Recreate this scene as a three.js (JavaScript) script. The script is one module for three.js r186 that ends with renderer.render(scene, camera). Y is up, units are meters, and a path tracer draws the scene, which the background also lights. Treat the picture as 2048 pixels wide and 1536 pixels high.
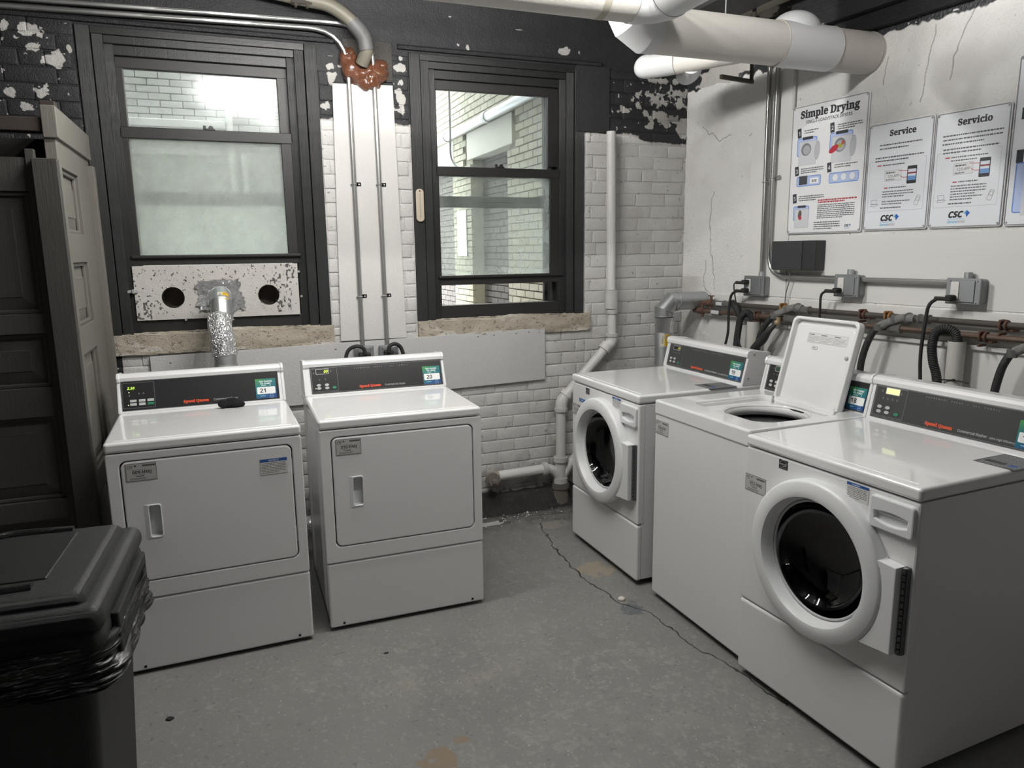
import * as THREE from 'three';
import { RoundedBoxGeometry } from 'three/addons/geometries/RoundedBoxGeometry.js';
import { mergeGeometries, mergeVertices, toCreasedNormals } from 'three/addons/utils/BufferGeometryUtils.js';
import { RectAreaLightUniformsLib } from 'three/addons/lights/RectAreaLightUniformsLib.js';

// ---------------------------------------------------------------- camera, sky, lamps, exposure
const scene = new THREE.Scene();
const camera = new THREE.PerspectiveCamera(2 * Math.atan(768 / 1459.92) * 180 / Math.PI, 4 / 3, 0.05, 60);
camera.position.set(0, 1.5749, 0);
camera.rotation.order = 'YXZ';
camera.rotation.set(-10.3588 * Math.PI / 180, -21.2734 * Math.PI / 180, -0.7513 * Math.PI / 180);
scene.add(camera);
scene.background = new THREE.Color().setRGB(10.2, 10.4, 10.6);      // even overcast sky over the light court
const renderer = new THREE.WebGLRenderer({ antialias: true });
renderer.toneMapping = THREE.LinearToneMapping;
renderer.toneMappingExposure = 1.13;
renderer.shadowMap.enabled = true;
RectAreaLightUniformsLib.init();
const LAMP_MAIN = 1.15, LAMP_SIDE = 0.9, LAMP_FAR = 0.2;           // candela of each point along a tube
const LAMPS = [                                                     // ceiling strips: centre, turn, half length, strength
  { at: [0.55, 2.7, -2.84], turn: 0, half: 0.6, power: LAMP_MAIN, label: 'white fluorescent strip fitting hanging above the two dryers' },
  { at: [1.0, 2.78, -1.95], turn: 0, half: 0.6, power: LAMP_SIDE, label: 'white fluorescent strip fitting hanging over the middle of the floor' },
  { at: [-0.5, 2.66, 2.6], turn: 0, half: 0.6, power: LAMP_FAR, label: 'white fluorescent strip fitting far behind, over the open floor' },
];

// ---------------------------------------------------------------- helpers
let seed = 7;
const rnd = () => { seed = (seed + 0x6D2B79F5) | 0; let t = Math.imul(seed ^ (seed >>> 15), 1 | seed); t = (t + Math.imul(t ^ (t >>> 7), 61 | t)) ^ t; return ((t ^ (t >>> 14)) >>> 0) / 4294967296; };
const rr = (a, b) => a + (b - a) * rnd();
const V = (x, y, z) => new THREE.Vector3(x, y, z), V2 = (x, y) => new THREE.Vector2(x, y);
const used = {};
function numbered(n) { used[n] = (used[n] ?? -1) + 1; return used[n] ? n + '_' + String(used[n]).padStart(3, '0') : n; }
function tag(o, label, category, group) { o.userData = { ...o.userData, label, category }; if (group) o.userData.group = group; return o; }
function thing(name, label, category, at = [0, 0, 0], turn = 0, group) {
  const o = new THREE.Group(); o.name = numbered(name); o.position.set(...at); o.rotation.y = turn; scene.add(o); return tag(o, label, category, group);
}
function part(name, geo, mat, parent, at, rot) {
  const m = new THREE.Mesh(geo, mat); m.name = parent === scene ? numbered(name) : name; m.castShadow = m.receiveShadow = true;
  if (parent !== scene && parent) { let k = 0; while (parent.children.some((c) => c.name === m.name)) m.name = name + '_' + String(++k).padStart(3, '0'); }
  if (at) m.position.set(...at); if (rot) m.rotation.set(...rot);
  parent.add(m); return m;
}
function struct(name, geo, mat, parent = scene, at, rot) { const m = part(name, geo, mat, parent, at, rot); if (parent === scene) m.userData.kind = 'structure'; return m; }
const bare = (g) => { g = g.index ? g.toNonIndexed() : g; for (const k of Object.keys(g.attributes)) if (!['position', 'normal', 'uv'].includes(k)) g.deleteAttribute(k); g.clearGroups(); return g; };
const merge = (...l) => mergeGeometries(l.flat(4).map(bare));
const box = (w, h, d, x = 0, y = 0, z = 0) => new THREE.BoxGeometry(w, h, d).translate(x, y, z);
const rbox = (w, h, d, r, x = 0, y = 0, z = 0, s = 2) => new RoundedBoxGeometry(w, h, d, s, Math.min(r, w / 2.01, h / 2.01, d / 2.01)).translate(x, y, z);
const span = (x0, x1, y0, y1, z0, z1, r = 0) => (r ? rbox(x1 - x0, y1 - y0, z1 - z0, r, (x0 + x1) / 2, (y0 + y1) / 2, (z0 + z1) / 2) : box(x1 - x0, y1 - y0, z1 - z0, (x0 + x1) / 2, (y0 + y1) / 2, (z0 + z1) / 2));
const cyl = (r, h, x = 0, y = 0, z = 0, n = 24, r2 = r) => new THREE.CylinderGeometry(r2, r, h, n).translate(x, y, z);
const cylX = (r, h, x = 0, y = 0, z = 0, n = 24) => new THREE.CylinderGeometry(r, r, h, n).rotateZ(Math.PI / 2).translate(x, y, z);
const cylZ = (r, h, x = 0, y = 0, z = 0, n = 24) => new THREE.CylinderGeometry(r, r, h, n).rotateX(Math.PI / 2).translate(x, y, z);
function poly(pts, depth, bevel = 0) {
  const s = new THREE.Shape(pts.map((p) => V2(...p)));
  return new THREE.ExtrudeGeometry(s, { depth, bevelEnabled: bevel > 0, bevelThickness: bevel, bevelSize: bevel, bevelOffset: -bevel, bevelSegments: 2, curveSegments: 12 });
}
function rrect(x0, y0, x1, y1, r, target = new THREE.Shape()) {
  target.moveTo(x0 + r, y0); target.lineTo(x1 - r, y0); target.absarc(x1 - r, y0 + r, r, -Math.PI / 2, 0); target.lineTo(x1, y1 - r); target.absarc(x1 - r, y1 - r, r, 0, Math.PI / 2);
  target.lineTo(x0 + r, y1); target.absarc(x0 + r, y1 - r, r, Math.PI / 2, Math.PI); target.lineTo(x0, y0 + r); target.absarc(x0 + r, y0 + r, r, Math.PI, 1.5 * Math.PI); return target;
}
const extr = (shape, depth, bevel = 0, cs = 10) => new THREE.ExtrudeGeometry(shape, { depth, bevelEnabled: bevel > 0, bevelThickness: bevel, bevelSize: bevel, bevelOffset: -bevel, bevelSegments: 2, curveSegments: cs });
// profile given in (z, y), swept along x from x0 to x1
function sweepX(pts, x0, x1, bevel = 0) {
  const g = poly(pts, x1 - x0 - 2 * bevel, bevel);
  return g.applyMatrix4(new THREE.Matrix4().makeBasis(V(0, 0, 1), V(0, 1, 0), V(-1, 0, 0))).translate(x1 - bevel, 0, 0);
}
// a tube whose radius may change along it; tension 0.5 spline through the points
function sweep(points, radius, segs = 60, n = 14, caps = true, spline = true) {
  const p = points.map((q) => V(...q)), curve = spline ? new THREE.CatmullRomCurve3(p, false, 'centripetal') : new THREE.CurvePath();
  if (!spline) for (let i = 0; i + 1 < p.length; i++) curve.add(new THREE.LineCurve3(p[i], p[i + 1]));
  const f = new THREE.CatmullRomCurve3(curve.getSpacedPoints(segs), false, 'centripetal').computeFrenetFrames(segs, false);
  const at = curve.getSpacedPoints(segs), pos = [], uv = [], idx = [], len = curve.getLength();
  for (let i = 0; i <= segs; i++) {
    const r = typeof radius === 'function' ? radius(i / segs, i) : radius;
    for (let j = 0; j <= n; j++) {
      const a = j / n * 2 * Math.PI, q = at[i].clone().addScaledVector(f.normals[i], Math.cos(a) * r).addScaledVector(f.binormals[i], Math.sin(a) * r);
      pos.push(q.x, q.y, q.z); uv.push(i / segs * len, j / n * 2 * Math.PI * r);
      if (i < segs && j < n) { const k = i * (n + 1) + j; idx.push(k, k + 1, k + n + 1, k + 1, k + n + 2, k + n + 1); }
    }
  }
  if (caps) for (const i of [0, segs]) {
    const c = pos.length / 3; pos.push(at[i].x, at[i].y, at[i].z); uv.push(0, 0);
    for (let j = 0; j < n; j++) { const k = i * (n + 1) + j; idx.push(...(i ? [c, k, k + 1] : [c, k + 1, k])); }
  }
  const g = new THREE.BufferGeometry(); g.setAttribute('position', new THREE.Float32BufferAttribute(pos, 3)); g.setAttribute('uv', new THREE.Float32BufferAttribute(uv, 2)); g.setIndex(idx);
  g.computeVertexNormals(); return caps ? toCreasedNormals(g, 0.9) : g;
}
// a run of straight lengths joined by round bends
function bentPath(points, bend, n = 8) {
  const p = points.map((q) => V(...q)), out = [p[0].toArray()];
  for (let i = 1; i + 1 < p.length; i++) {
    const a = p[i - 1].clone().sub(p[i]), b = p[i + 1].clone().sub(p[i]), r = Math.min(bend, a.length() * 0.49, b.length() * 0.49), s = p[i].clone().addScaledVector(a.normalize(), r), e = p[i].clone().addScaledVector(b.normalize(), r);
    const q = new THREE.QuadraticBezierCurve3(s, p[i].clone().lerp(s.clone().lerp(e, 0.5), -0.0), e);
    for (let k = 0; k <= n; k++) out.push(q.getPoint(k / n).toArray());
  }
  out.push(p.at(-1).toArray()); return out;
}
function planarUV(g, fn) { const p = g.attributes.position, uv = new Float32Array(p.count * 2); for (let i = 0; i < p.count; i++) { const [u, v] = fn(p.getX(i), p.getY(i), p.getZ(i)); uv[2 * i] = u; uv[2 * i + 1] = v; } g.setAttribute('uv', new THREE.BufferAttribute(uv, 2)); return g; }
// box-mapped uv in metres
function boxUV(g) {
  g = g.index ? g.toNonIndexed() : g; const p = g.attributes.position, n = g.attributes.normal, uv = new Float32Array(p.count * 2);
  for (let i = 0; i < p.count; i++) { const a = Math.abs(n.getX(i)), b = Math.abs(n.getY(i)), c = Math.abs(n.getZ(i)), x = p.getX(i), y = p.getY(i), z = p.getZ(i); const q = a > b && a > c ? [z, y] : b > c ? [x, z] : [x, y]; uv[2 * i] = q[0]; uv[2 * i + 1] = q[1]; }
  g.setAttribute('uv', new THREE.BufferAttribute(uv, 2)); return g;
}

// ---------------------------------------------------------------- noise and textures
const hash = (x, y) => { let h = Math.imul(x, 374761393) + Math.imul(y, 668265263) | 0; h = Math.imul(h ^ (h >>> 13), 1274126177); return ((h ^ (h >>> 16)) >>> 0) / 4294967296; };
const HT = new Float32Array(65536); for (let j = 0; j < 256; j++) for (let i = 0; i < 256; i++) HT[j * 256 + i] = hash(i, j);
function noise(x, y, wrap = 0) {
  let i = Math.floor(x), j = Math.floor(y); const f = x - i, g = y - j, u = f * f * (3 - 2 * f), v = g * g * (3 - 2 * g); let i1 = i + 1, j1 = j + 1;
  if (wrap) { i = ((i % wrap) + wrap) % wrap; j = ((j % wrap) + wrap) % wrap; i1 = i + 1 === wrap ? 0 : i + 1; j1 = j + 1 === wrap ? 0 : j + 1; }
  const r0 = (j & 255) << 8, r1 = (j1 & 255) << 8, a = HT[r0 | (i & 255)], b = HT[r0 | (i1 & 255)], c = HT[r1 | (i & 255)], d = HT[r1 | (i1 & 255)];
  return a + (b - a) * u + (c - a) * v + (a - b - c + d) * u * v;
}
const fbm = (x, y, o = 4, wrap = 0) => { let s = 0, a = 0.5, t = 0; for (let k = 0; k < o; k++) { s += a * noise(x, y, wrap); t += a; x = x * 2 + (wrap ? 0 : 13.7); y = y * 2 + (wrap ? 0 : 5.1); wrap *= 2; a /= 2; } return s / t; };
const step = (a, b, x) => { const t = Math.min(1, Math.max(0, (x - a) / (b - a))); return t * t * (3 - 2 * t); };
const mixc = (a, b, t) => [a[0] + (b[0] - a[0]) * t, a[1] + (b[1] - a[1]) * t, a[2] + (b[2] - a[2]) * t];
const toS = (c) => 255 * (c <= 0.0031308 ? 12.92 * c : 1.055 * Math.pow(Math.max(c, 0), 1 / 2.4) - 0.055);
const LUT = new Uint8ClampedArray(4097); for (let i = 0; i <= 4096; i++) LUT[i] = toS(i / 4096);
function dataTex(w, h, fn, srgb = true, repeat = false) {      // fn(u, v) -> linear colour, or a number for a grey map
  const d = new Uint8Array(w * h * 4);
  for (let j = 0; j < h; j++) for (let i = 0; i < w; i++) {
    const c = fn((i + 0.5) / w, (j + 0.5) / h), k = 4 * (j * w + i), q = typeof c === 'number' ? [c, c, c] : c;
    for (let e = 0; e < 3; e++) { const x = Math.min(1, Math.max(0, q[e])); d[k + e] = srgb ? LUT[Math.round(x * 4096)] : x * 255; } d[k + 3] = 255;
  }
  const t = new THREE.DataTexture(d, w, h, THREE.RGBAFormat); t.magFilter = THREE.LinearFilter; t.minFilter = THREE.LinearMipmapLinearFilter; t.generateMipmaps = true; if (srgb) t.colorSpace = THREE.SRGBColorSpace;
  if (repeat) t.wrapS = t.wrapT = THREE.RepeatWrapping; t.needsUpdate = true; return t;
}
function scaled(t, x, y = x) { const c = t.clone(); c.wrapS = c.wrapT = THREE.RepeatWrapping; c.repeat.set(x, y); c.needsUpdate = true; return c; }
const GRAIN = dataTex(512, 512, (u, v) => 0.6 * fbm(u * 16, v * 16, 4, 16) + 0.4 * noise(u * 128, v * 128, 128), false, true);     // rough paint, plaster, cast surfaces
const STREAK = dataTex(512, 512, (u, v) => 0.7 * fbm(u * 64, v * 4, 3, 64) * 0.8 + 0.3 * noise(u * 200, v * 10, 200), false, true); // wood grain along v
const CRINKLE = dataTex(512, 512, (u, v) => { const a = Math.abs(fbm(u * 8, v * 8, 4, 8) - 0.5), b = Math.abs(fbm(u * 16 + 3, v * 16 + 7, 2, 16) - 0.5); return Math.min(1, 3 * a + 2 * b); }, false, true); // foil, film
function canvasTex(w, h, draw) {
  const c = document.createElement('canvas'); c.width = w; c.height = h; const g = c.getContext('2d'); draw(g, w, h);
  const t = new THREE.CanvasTexture(c); t.colorSpace = THREE.SRGBColorSpace; return t;
}
const std = (c, rough = 0.5, metal = 0, extra = {}) => { const m = new THREE.MeshStandardMaterial({ roughness: rough, metalness: metal, ...extra }); Array.isArray(c) ? m.color.setRGB(...c) : m.color.set(c); return m; };
const phys = (c, o) => { const m = new THREE.MeshPhysicalMaterial(o); m.color.setRGB(...c); return m; };

// ---------------------------------------------------------------- materials
const MAT = {
  enamel: phys([0.74, 0.74, 0.74], { roughness: 0.34, clearcoat: 0.35, clearcoatRoughness: 0.12 }),
  lid: phys([0.78, 0.78, 0.775], { roughness: 0.3, clearcoat: 0.9, clearcoatRoughness: 0.05 }),
  plastic: std([0.72, 0.725, 0.73], 0.38), greyplastic: std([0.5, 0.5, 0.5], 0.45), dark: std([0.012, 0.012, 0.012], 0.6), black: std([0.016, 0.016, 0.017], 0.45),
  rubber: std([0.02, 0.02, 0.02], 0.7), panel: phys([0.018, 0.018, 0.019], { roughness: 0.32, clearcoat: 0.3, clearcoatRoughness: 0.25 }),
  galv: std([0.52, 0.54, 0.55], 0.38, 0.9, { roughnessMap: null, bumpMap: scaled(GRAIN, 6), bumpScale: 0.0006 }), emt: std([0.42, 0.42, 0.41], 0.34, 0.85), steelbox: std([0.3, 0.315, 0.32], 0.45, 0.7, { bumpMap: scaled(GRAIN, 8), bumpScale: 0.0004 }),
  foil: std([0.75, 0.75, 0.76], 0.28, 0.95, { bumpMap: scaled(CRINKLE, 9), bumpScale: 0.006 }),
  frame: std([0.012, 0.0124, 0.0124], 0.45, 0, { bumpMap: scaled(STREAK, 2), bumpScale: 0.0008 }), framegrey: std([0.02, 0.0204, 0.0208], 0.5, 0, { bumpMap: scaled(STREAK, 2), bumpScale: 0.001 }), sash: std([0.014, 0.0132, 0.0125], 0.5),
  blackpaint: std([0.014, 0.0145, 0.016], 0.6, 0, { bumpMap: scaled(GRAIN, 2.2), bumpScale: 0.003 }),
  wood: std([0.13, 0.122, 0.106], 0.6, 0, { bumpMap: scaled(STREAK, 2.5), bumpScale: 0.0008 }), wooddark: std([0.042, 0.039, 0.035], 0.62, 0, { bumpMap: scaled(STREAK, 2.5), bumpScale: 0.0008 }), woodraw: std([0.03, 0.021, 0.017], 0.8),
  board: std([0.58, 0.565, 0.55], 0.6, 0, { bumpMap: scaled(GRAIN, 1.5), bumpScale: 0.0015 }), pvc: std([0.62, 0.62, 0.6], 0.4), pipepaint: std([0.62, 0.61, 0.59], 0.45, 0, { bumpMap: scaled(GRAIN, 4), bumpScale: 0.0016 }),
  lag: std([0.72, 0.69, 0.645], 0.62, 0, { bumpMap: scaled(GRAIN, 5), bumpScale: 0.0012 }), lagpvc: std([0.72, 0.725, 0.735], 0.42), lagtape: std([0.45, 0.42, 0.35], 0.6),
  iron: std([0.12, 0.105, 0.09], 0.65, 0.4, { bumpMap: scaled(GRAIN, 9), bumpScale: 0.002 }), copper: std([0.15, 0.105, 0.08], 0.55, 0.45, { bumpMap: scaled(GRAIN, 9), bumpScale: 0.001 }), rust: std([0.13, 0.07, 0.05], 0.8, 0.1), orange: std([0.3, 0.155, 0.05], 0.7),
  lead: std([0.3, 0.3, 0.29], 0.6, 0.3, { bumpMap: scaled(GRAIN, 12), bumpScale: 0.003 }), hose: std([0.03, 0.031, 0.032], 0.55), chrome: std([0.7, 0.7, 0.7], 0.2, 1), drum: std([0.2, 0.2, 0.21], 0.25, 0.9),
};

// ---------------------------------------------------------------- the right wall's own frame: s along it from the corner, y up, n into the room
const AL = 0.0822, RWC = [2.7755, -4.05], RTURN = AL - Math.PI / 2;
const RW = (s, y, n = 0) => [RWC[0] + s * Math.sin(AL) - n * Math.cos(AL), y, RWC[1] + s * Math.cos(AL) + n * Math.sin(AL)];
const rwThing = (name, label, cat, s, y, group) => thing(name, label, cat, RW(s, y), RTURN, group);

// ---------------------------------------------------------------- floor
const FX0 = -3, FX1 = 3.6, FZ0 = -4.1, FZ1 = 3.2;
const CRACK = [[1.62, -3.72], [1.59, -3.59], [1.54, -3.34], [1.53, -3.21], [1.52, -2.9], [1.56, -2.69], [1.63, -2.56], [1.64, -2.42], [1.65, -2.22], [1.7, -2.05], [1.72, -1.8]];
const segd = (x, z, a, b) => { const dx = b[0] - a[0], dz = b[1] - a[1], t = Math.min(1, Math.max(0, ((x - a[0]) * dx + (z - a[1]) * dz) / (dx * dx + dz * dz))); return Math.hypot(x - a[0] - t * dx, z - a[1] - t * dz); };
const WEAR = [[0.75, -2.5, 0.5, 0.16], [1.1, -2.3, 0.45, 0.2], [1.25, -2.05, 0.3, 0.2], [0.45, -2.6, 0.35, 0.12], [1.4, -1.7, 0.4, 0.3], [0.7, -1.7, 0.6, 0.3]];
const STAIN = [[0.52, -2.0, 0.075, 0.05], [0.61, -2.06, 0.028, 0.022], [0.46, -1.9, 0.08, 0.06]];
const TX0 = -1.1, TX1 = 2.4, TZ0 = -4.1, TZ1 = -1.0;           // the part in view carries the finer map
function floorColor(x, z) {
  let c = mixc([0.165, 0.163, 0.153], [0.205, 0.202, 0.19], fbm(x * 3, z * 3, 4));
  let w = 0; for (const [a, b, p, q] of WEAR) w += Math.exp(-(((x - a) / p) ** 2 + ((z - b) / q) ** 2));
  const f = fbm(x * 26, z * 26, 4), s = fbm(x * 60 + 9, z * 60, 3);
  c = mixc(c, [0.31, 0.3, 0.27], Math.min(0.6, w) * step(0.54, 0.66, 0.5 * f + 0.5 * fbm(x * 70, z * 70, 3)) * 0.55); c = mixc(c, [0.26, 0.25, 0.21], Math.min(1, w) * step(0.5, 0.8, fbm(x * 8, z * 8, 3)) * 0.35);
  c = mixc(c, [0.06, 0.06, 0.06], step(0.76, 0.84, s) * 0.5); c = mixc(c, [0.38, 0.37, 0.34], step(0.80, 0.84, noise(x * 95, z * 95)) * 0.25);
  for (const [a, b, p, q] of STAIN) { const d = ((x - a) / p) ** 2 + ((z - b) / q) ** 2 + (f - 0.5) * 2.4; c = mixc(c, [0.2, 0.145, 0.085], (1 - step(0.8, 1.05, d)) * 0.8); }
  { const d = ((x - 1.62) / 0.09) ** 2 + ((z + 3.05) / 0.08) ** 2 + (f - 0.5) * 3; c = mixc(c, [0.3, 0.25, 0.18], (1 - step(0.7, 1.1, d)) * 0.7); }
  { const d = ((x - 1.58) / 0.07) ** 2 + ((z + 2.63) / 0.06) ** 2 + (f - 0.5) * 3; c = mixc(c, [0.09, 0.1, 0.11], (1 - step(0.6, 1.1, d)) * 0.8); }
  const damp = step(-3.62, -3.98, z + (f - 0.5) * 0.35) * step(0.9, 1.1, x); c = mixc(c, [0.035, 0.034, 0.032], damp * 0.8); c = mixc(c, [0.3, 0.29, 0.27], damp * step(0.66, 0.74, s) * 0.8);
  c = mixc(c, [0.25, 0.24, 0.21], (1 - step(0.8, 1.3, ((x - 1.66) / 0.1) ** 2 + ((z + 3.68) / 0.05) ** 2 + (f - 0.5) * 3)) * 0.7);
  if (x < 1.4 || x > 1.85) return c;
  let d = 9; const wob = (fbm(x * 18, z * 18, 3) - 0.5) * 0.05; for (let i = 0; i + 1 < CRACK.length; i++) d = Math.min(d, segd(x + wob, z + wob * 0.7, CRACK[i], CRACK[i + 1]));
  c = mixc(c, [0.02, 0.02, 0.018], 1 - step(0.0022, 0.0048, d));
  return c;
}
const floorMap = dataTex(1600, 1416, (u, v) => floorColor(TX0 + u * (TX1 - TX0), TZ1 + v * (TZ0 - TZ1)));
const floorRough = scaled(dataTex(512, 512, (u, v) => 0.42 + 0.3 * fbm(u * 16, v * 16, 4, 16), false, true), 3);
const floorMat = std([1, 1, 1], 1, 0, { map: floorMap, roughnessMap: floorRough, bumpMap: scaled(GRAIN, 5), bumpScale: 0.0016 });
const floorPlain = std([0.16, 0.16, 0.152], 0.6, 0, { bumpMap: scaled(GRAIN, 2), bumpScale: 0.0016 });
{
  const f = struct('floor', box(FX1 - FX0, 0.2, FZ1 - FZ0, (FX0 + FX1) / 2, -0.1015, (FZ0 + FZ1) / 2), floorPlain);
  const g = new THREE.PlaneGeometry(TX1 - TX0, TZ1 - TZ0).rotateX(-Math.PI / 2).translate((TX0 + TX1) / 2, 0, (TZ0 + TZ1) / 2); struct('painted_surface', g, floorMat, f);
}

// ---------------------------------------------------------------- back wall: painted brick with two window openings
const ZB = -4.05, BX0 = -1.75, BX1 = 2.85, BY1 = 3.05;
const PEEL = [[2.577, 2.456, 0.096, 0.04], [2.531, 2.381, 0.059, 0.029], [2.652, 2.378, 0.07, 0.034], [2.682, 2.522, 0.074, 0.027], [2.585, 2.581, 0.1, 0.012], [2.513, 2.319, 0.023, 0.02], [2.617, 2.321, 0.026, 0.017], [2.738, 2.45, 0.032, 0.024], [2.745, 2.299, 0.036, 0.045], [2.316, 2.395, 0.04, 0.02], [2.285, 2.473, 0.008, 0.015],
  [-0.735, 2.584, 0.054, 0.032], [-0.816, 2.6, 0.014, 0.022], [-0.789, 2.651, 0.036, 0.017], [-0.718, 2.505, 0.017, 0.015], [-0.639, 2.447, 0.047, 0.03], [-0.704, 2.312, 0.028, 0.025], [-0.767, 2.249, 0.037, 0.018], [-0.844, 2.305, 0.021, 0.022], [-0.639, 2.49, 0.014, 0.008], [-0.576, 2.511, 0.01, 0.021], [-0.682, 2.652, 0.008, 0.015],
  [0.596, 2.571, 0.027, 0.004], [0.591, 2.528, 0.024, 0.017], [0.605, 2.465, 0.026, 0.024], [0.568, 2.336, 0.021, 0.023], [0.971, 2.588, 0.015, 0.016], [0.958, 2.538, 0.026, 0.02], [0.95, 2.397, 0.025, 0.093], [1.29, 2.68, 0.012, 0.012], [1.345, 2.67, 0.008, 0.01], [1.93, 2.7, 0.05, 0.016], [1.25, 2.82, 0.01, 0.003], [1.65, 2.79, 0.02, 0.002]];
function backColor(x, y) {
  const f = fbm(x * 14, y * 14, 4), s = fbm(x * 45, y * 45, 3), e = (fbm(x * 30 + 5, y * 30, 3) - 0.5) * 0.05;
  let c = mixc([0.5, 0.49, 0.475], [0.57, 0.56, 0.545], f);
  c = mixc(c, [0.36, 0.345, 0.32], step(0.6, 0.72, fbm(x * 5 + 3, y * 5, 4)) * 0.28); c = mixc(c, [0.16, 0.15, 0.14], step(0.8, 0.85, s) * 0.7);
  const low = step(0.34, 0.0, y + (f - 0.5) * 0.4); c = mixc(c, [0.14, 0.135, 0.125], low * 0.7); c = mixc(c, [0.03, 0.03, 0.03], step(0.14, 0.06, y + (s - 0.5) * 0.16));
  const pd = Math.max(Math.abs(x - 1.88) - 0.03, 0); if (y < 0.66) c = mixc(c, [0.2, 0.19, 0.17], (1 - step(0, 0.07, pd)) * 0.6 * step(0.35, 0.6, f + 0.1));
  if (y < 2.2 && x > -0.5) return c;
  const edge = x < -0.5 ? 0.4 : x < 0.75 ? 2.262 : x < 1.5 ? 2.25 : 2.262 - 0.045 * step(2.35, 2.55, x);
  let k = step(-0.004, 0.004, y - edge + e * 0.55);
  if (y > 2.2) for (let [a, b, p, q] of PEEL) { if (a > 2.4) { p *= 1.25; q *= 1.2; } if (Math.abs(x - a) > p * 2 || Math.abs(y - b) > q * 2) continue; const d = Math.hypot((x - a) / p, (y - b) / q) + (fbm(x * 26 + a * 9, y * 26, 5) - 0.5) * 3.4 + (f - 0.5) * 0.8; k *= step(0.9, 0.95, d); }
  if (y < 2.62 && step(0.795, 0.82, fbm(x * 40, y * 40 + 50, 3)) > 0.5) k = 0;
  const under = mixc([0.3, 0.285, 0.265], [0.46, 0.45, 0.435], fbm(x * 9, y * 9 + 4, 3));
  if (y > edge - 0.01) c = under;
  if (x > 2.63 && x < 2.72 && y > 2.35 && y < 2.41) c = mixc(c, [0.2, 0.19, 0.18], 0.7);
  return mixc(c, mixc([0.009, 0.0095, 0.011], [0.016, 0.0165, 0.018], f), k);
}
const backMap = dataTex(2048, 1360, (u, v) => backColor(BX0 + u * (BX1 - BX0), v * BY1));
const backMat = std([1, 1, 1], 0.68, 0, { map: backMap, bumpMap: scaled(GRAIN, 9, 6), bumpScale: 0.003 });
const backUV = (x, y) => [(x - BX0) / (BX1 - BX0), y / BY1];
const W1 = [-0.548, 0.53], W2 = [1.008, 2.056], WY = [1.1, 2.62];
const wallBack = (() => {
  const s = new THREE.Shape([V2(-3, 0), V2(BX1 + 0.3, 0), V2(BX1 + 0.3, BY1), V2(-3, BY1)]);
  for (const [a, b] of [W1, W2]) s.holes.push(new THREE.Path([V2(a, WY[0]), V2(b, WY[0]), V2(b, WY[1]), V2(a, WY[1])]));
  const g = extr(s, 0.32).translate(0, 0, ZB - 0.3255); planarUV(g, backUV);
  return struct('wall_back', g, backMat);
})();
function brickGeo(x0, x1, y0, y1, zf, d, c = 0.005, ja = 0.003) {         // rounded face, irregular corners; uv shared with the wall
  const j = () => rr(-ja, ja), P = [[x0 + j(), y0 + j() * 0.6], [x1 + j(), y0 + j() * 0.6], [x1 + j(), y1 + j() * 0.6], [x0 + j(), y1 + j() * 0.6]], mid = [(x0 + x1) / 2, (y0 + y1) / 2];
  const ring = (ins, z) => P.map(([x, y]) => [x + Math.sign(mid[0] - x) * ins, y + Math.sign(mid[1] - y) * ins, z]), R = [ring(0, zf - d), ring(0, zf - c * 0.75), ring(c * 0.6, zf - c * 0.25), ring(c * 1.8, zf)], pos = [];
  const quad = (a, b, e, f) => pos.push(...a, ...b, ...e, ...a, ...e, ...f);
  for (let k = 0; k < 3; k++) for (let i = 0; i < 4; i++) quad(R[k][i], R[k][(i + 1) % 4], R[k + 1][(i + 1) % 4], R[k + 1][i]);
  quad(...R[3]);
  const g = new THREE.BufferGeometry(); g.setAttribute('position', new THREE.Float32BufferAttribute(pos, 3)); g.computeVertexNormals(); return toCreasedNormals(planarUV(g, backUV), 0.9);
}
const COURSE = 0.0735;
function bricks(x0, x1, y0, y1, skip = () => false, opt = {}) {
  for (let r = Math.floor(y0 / COURSE); r * COURSE < y1 - 0.02; r++) {
    const ya = Math.max(y0, r * COURSE), yb = Math.min(y1, r * COURSE + COURSE - 0.005); if (yb - ya < 0.02) continue;
    const header = r % 6 === 3, len = header ? 0.105 : 0.211;
    for (let x = Math.floor((x0 - 0.3) / len) * len + (r % 2) * (header ? 0.05 : 0.105) + (hash(r, 3) - 0.5) * 0.02; x < x1; x += len) {
      const a = Math.max(x0, x + 0.0008), b = Math.min(x1, x + len - 0.0012); if (b - a < 0.03 || skip(a, b, ya, yb)) continue;
      part('brick', brickGeo(a, b, ya, yb, ZB + rr(-0.0015, 0.002), 0.02), backMat, wallBack);
    }
  }
}
const underBoard = (a, b, c, d) => a > -0.36 && b < 1.775 && c > 0.8 && d < 1.06;
bricks(0.98, 2.07, 0.1, 1.1, underBoard);
bricks(2.07, 2.775, 0.1, 2.62);
bricks(0.2, 0.37, 0.2, 0.8); bricks(-0.56, -0.33, 0.72, 1.1);
bricks(0.533, 0.612, 1.13, 2.5); bricks(0.92, 1.004, 1.13, 2.6);
bricks(-1.25, -0.556, 2.06, 2.72);
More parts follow.
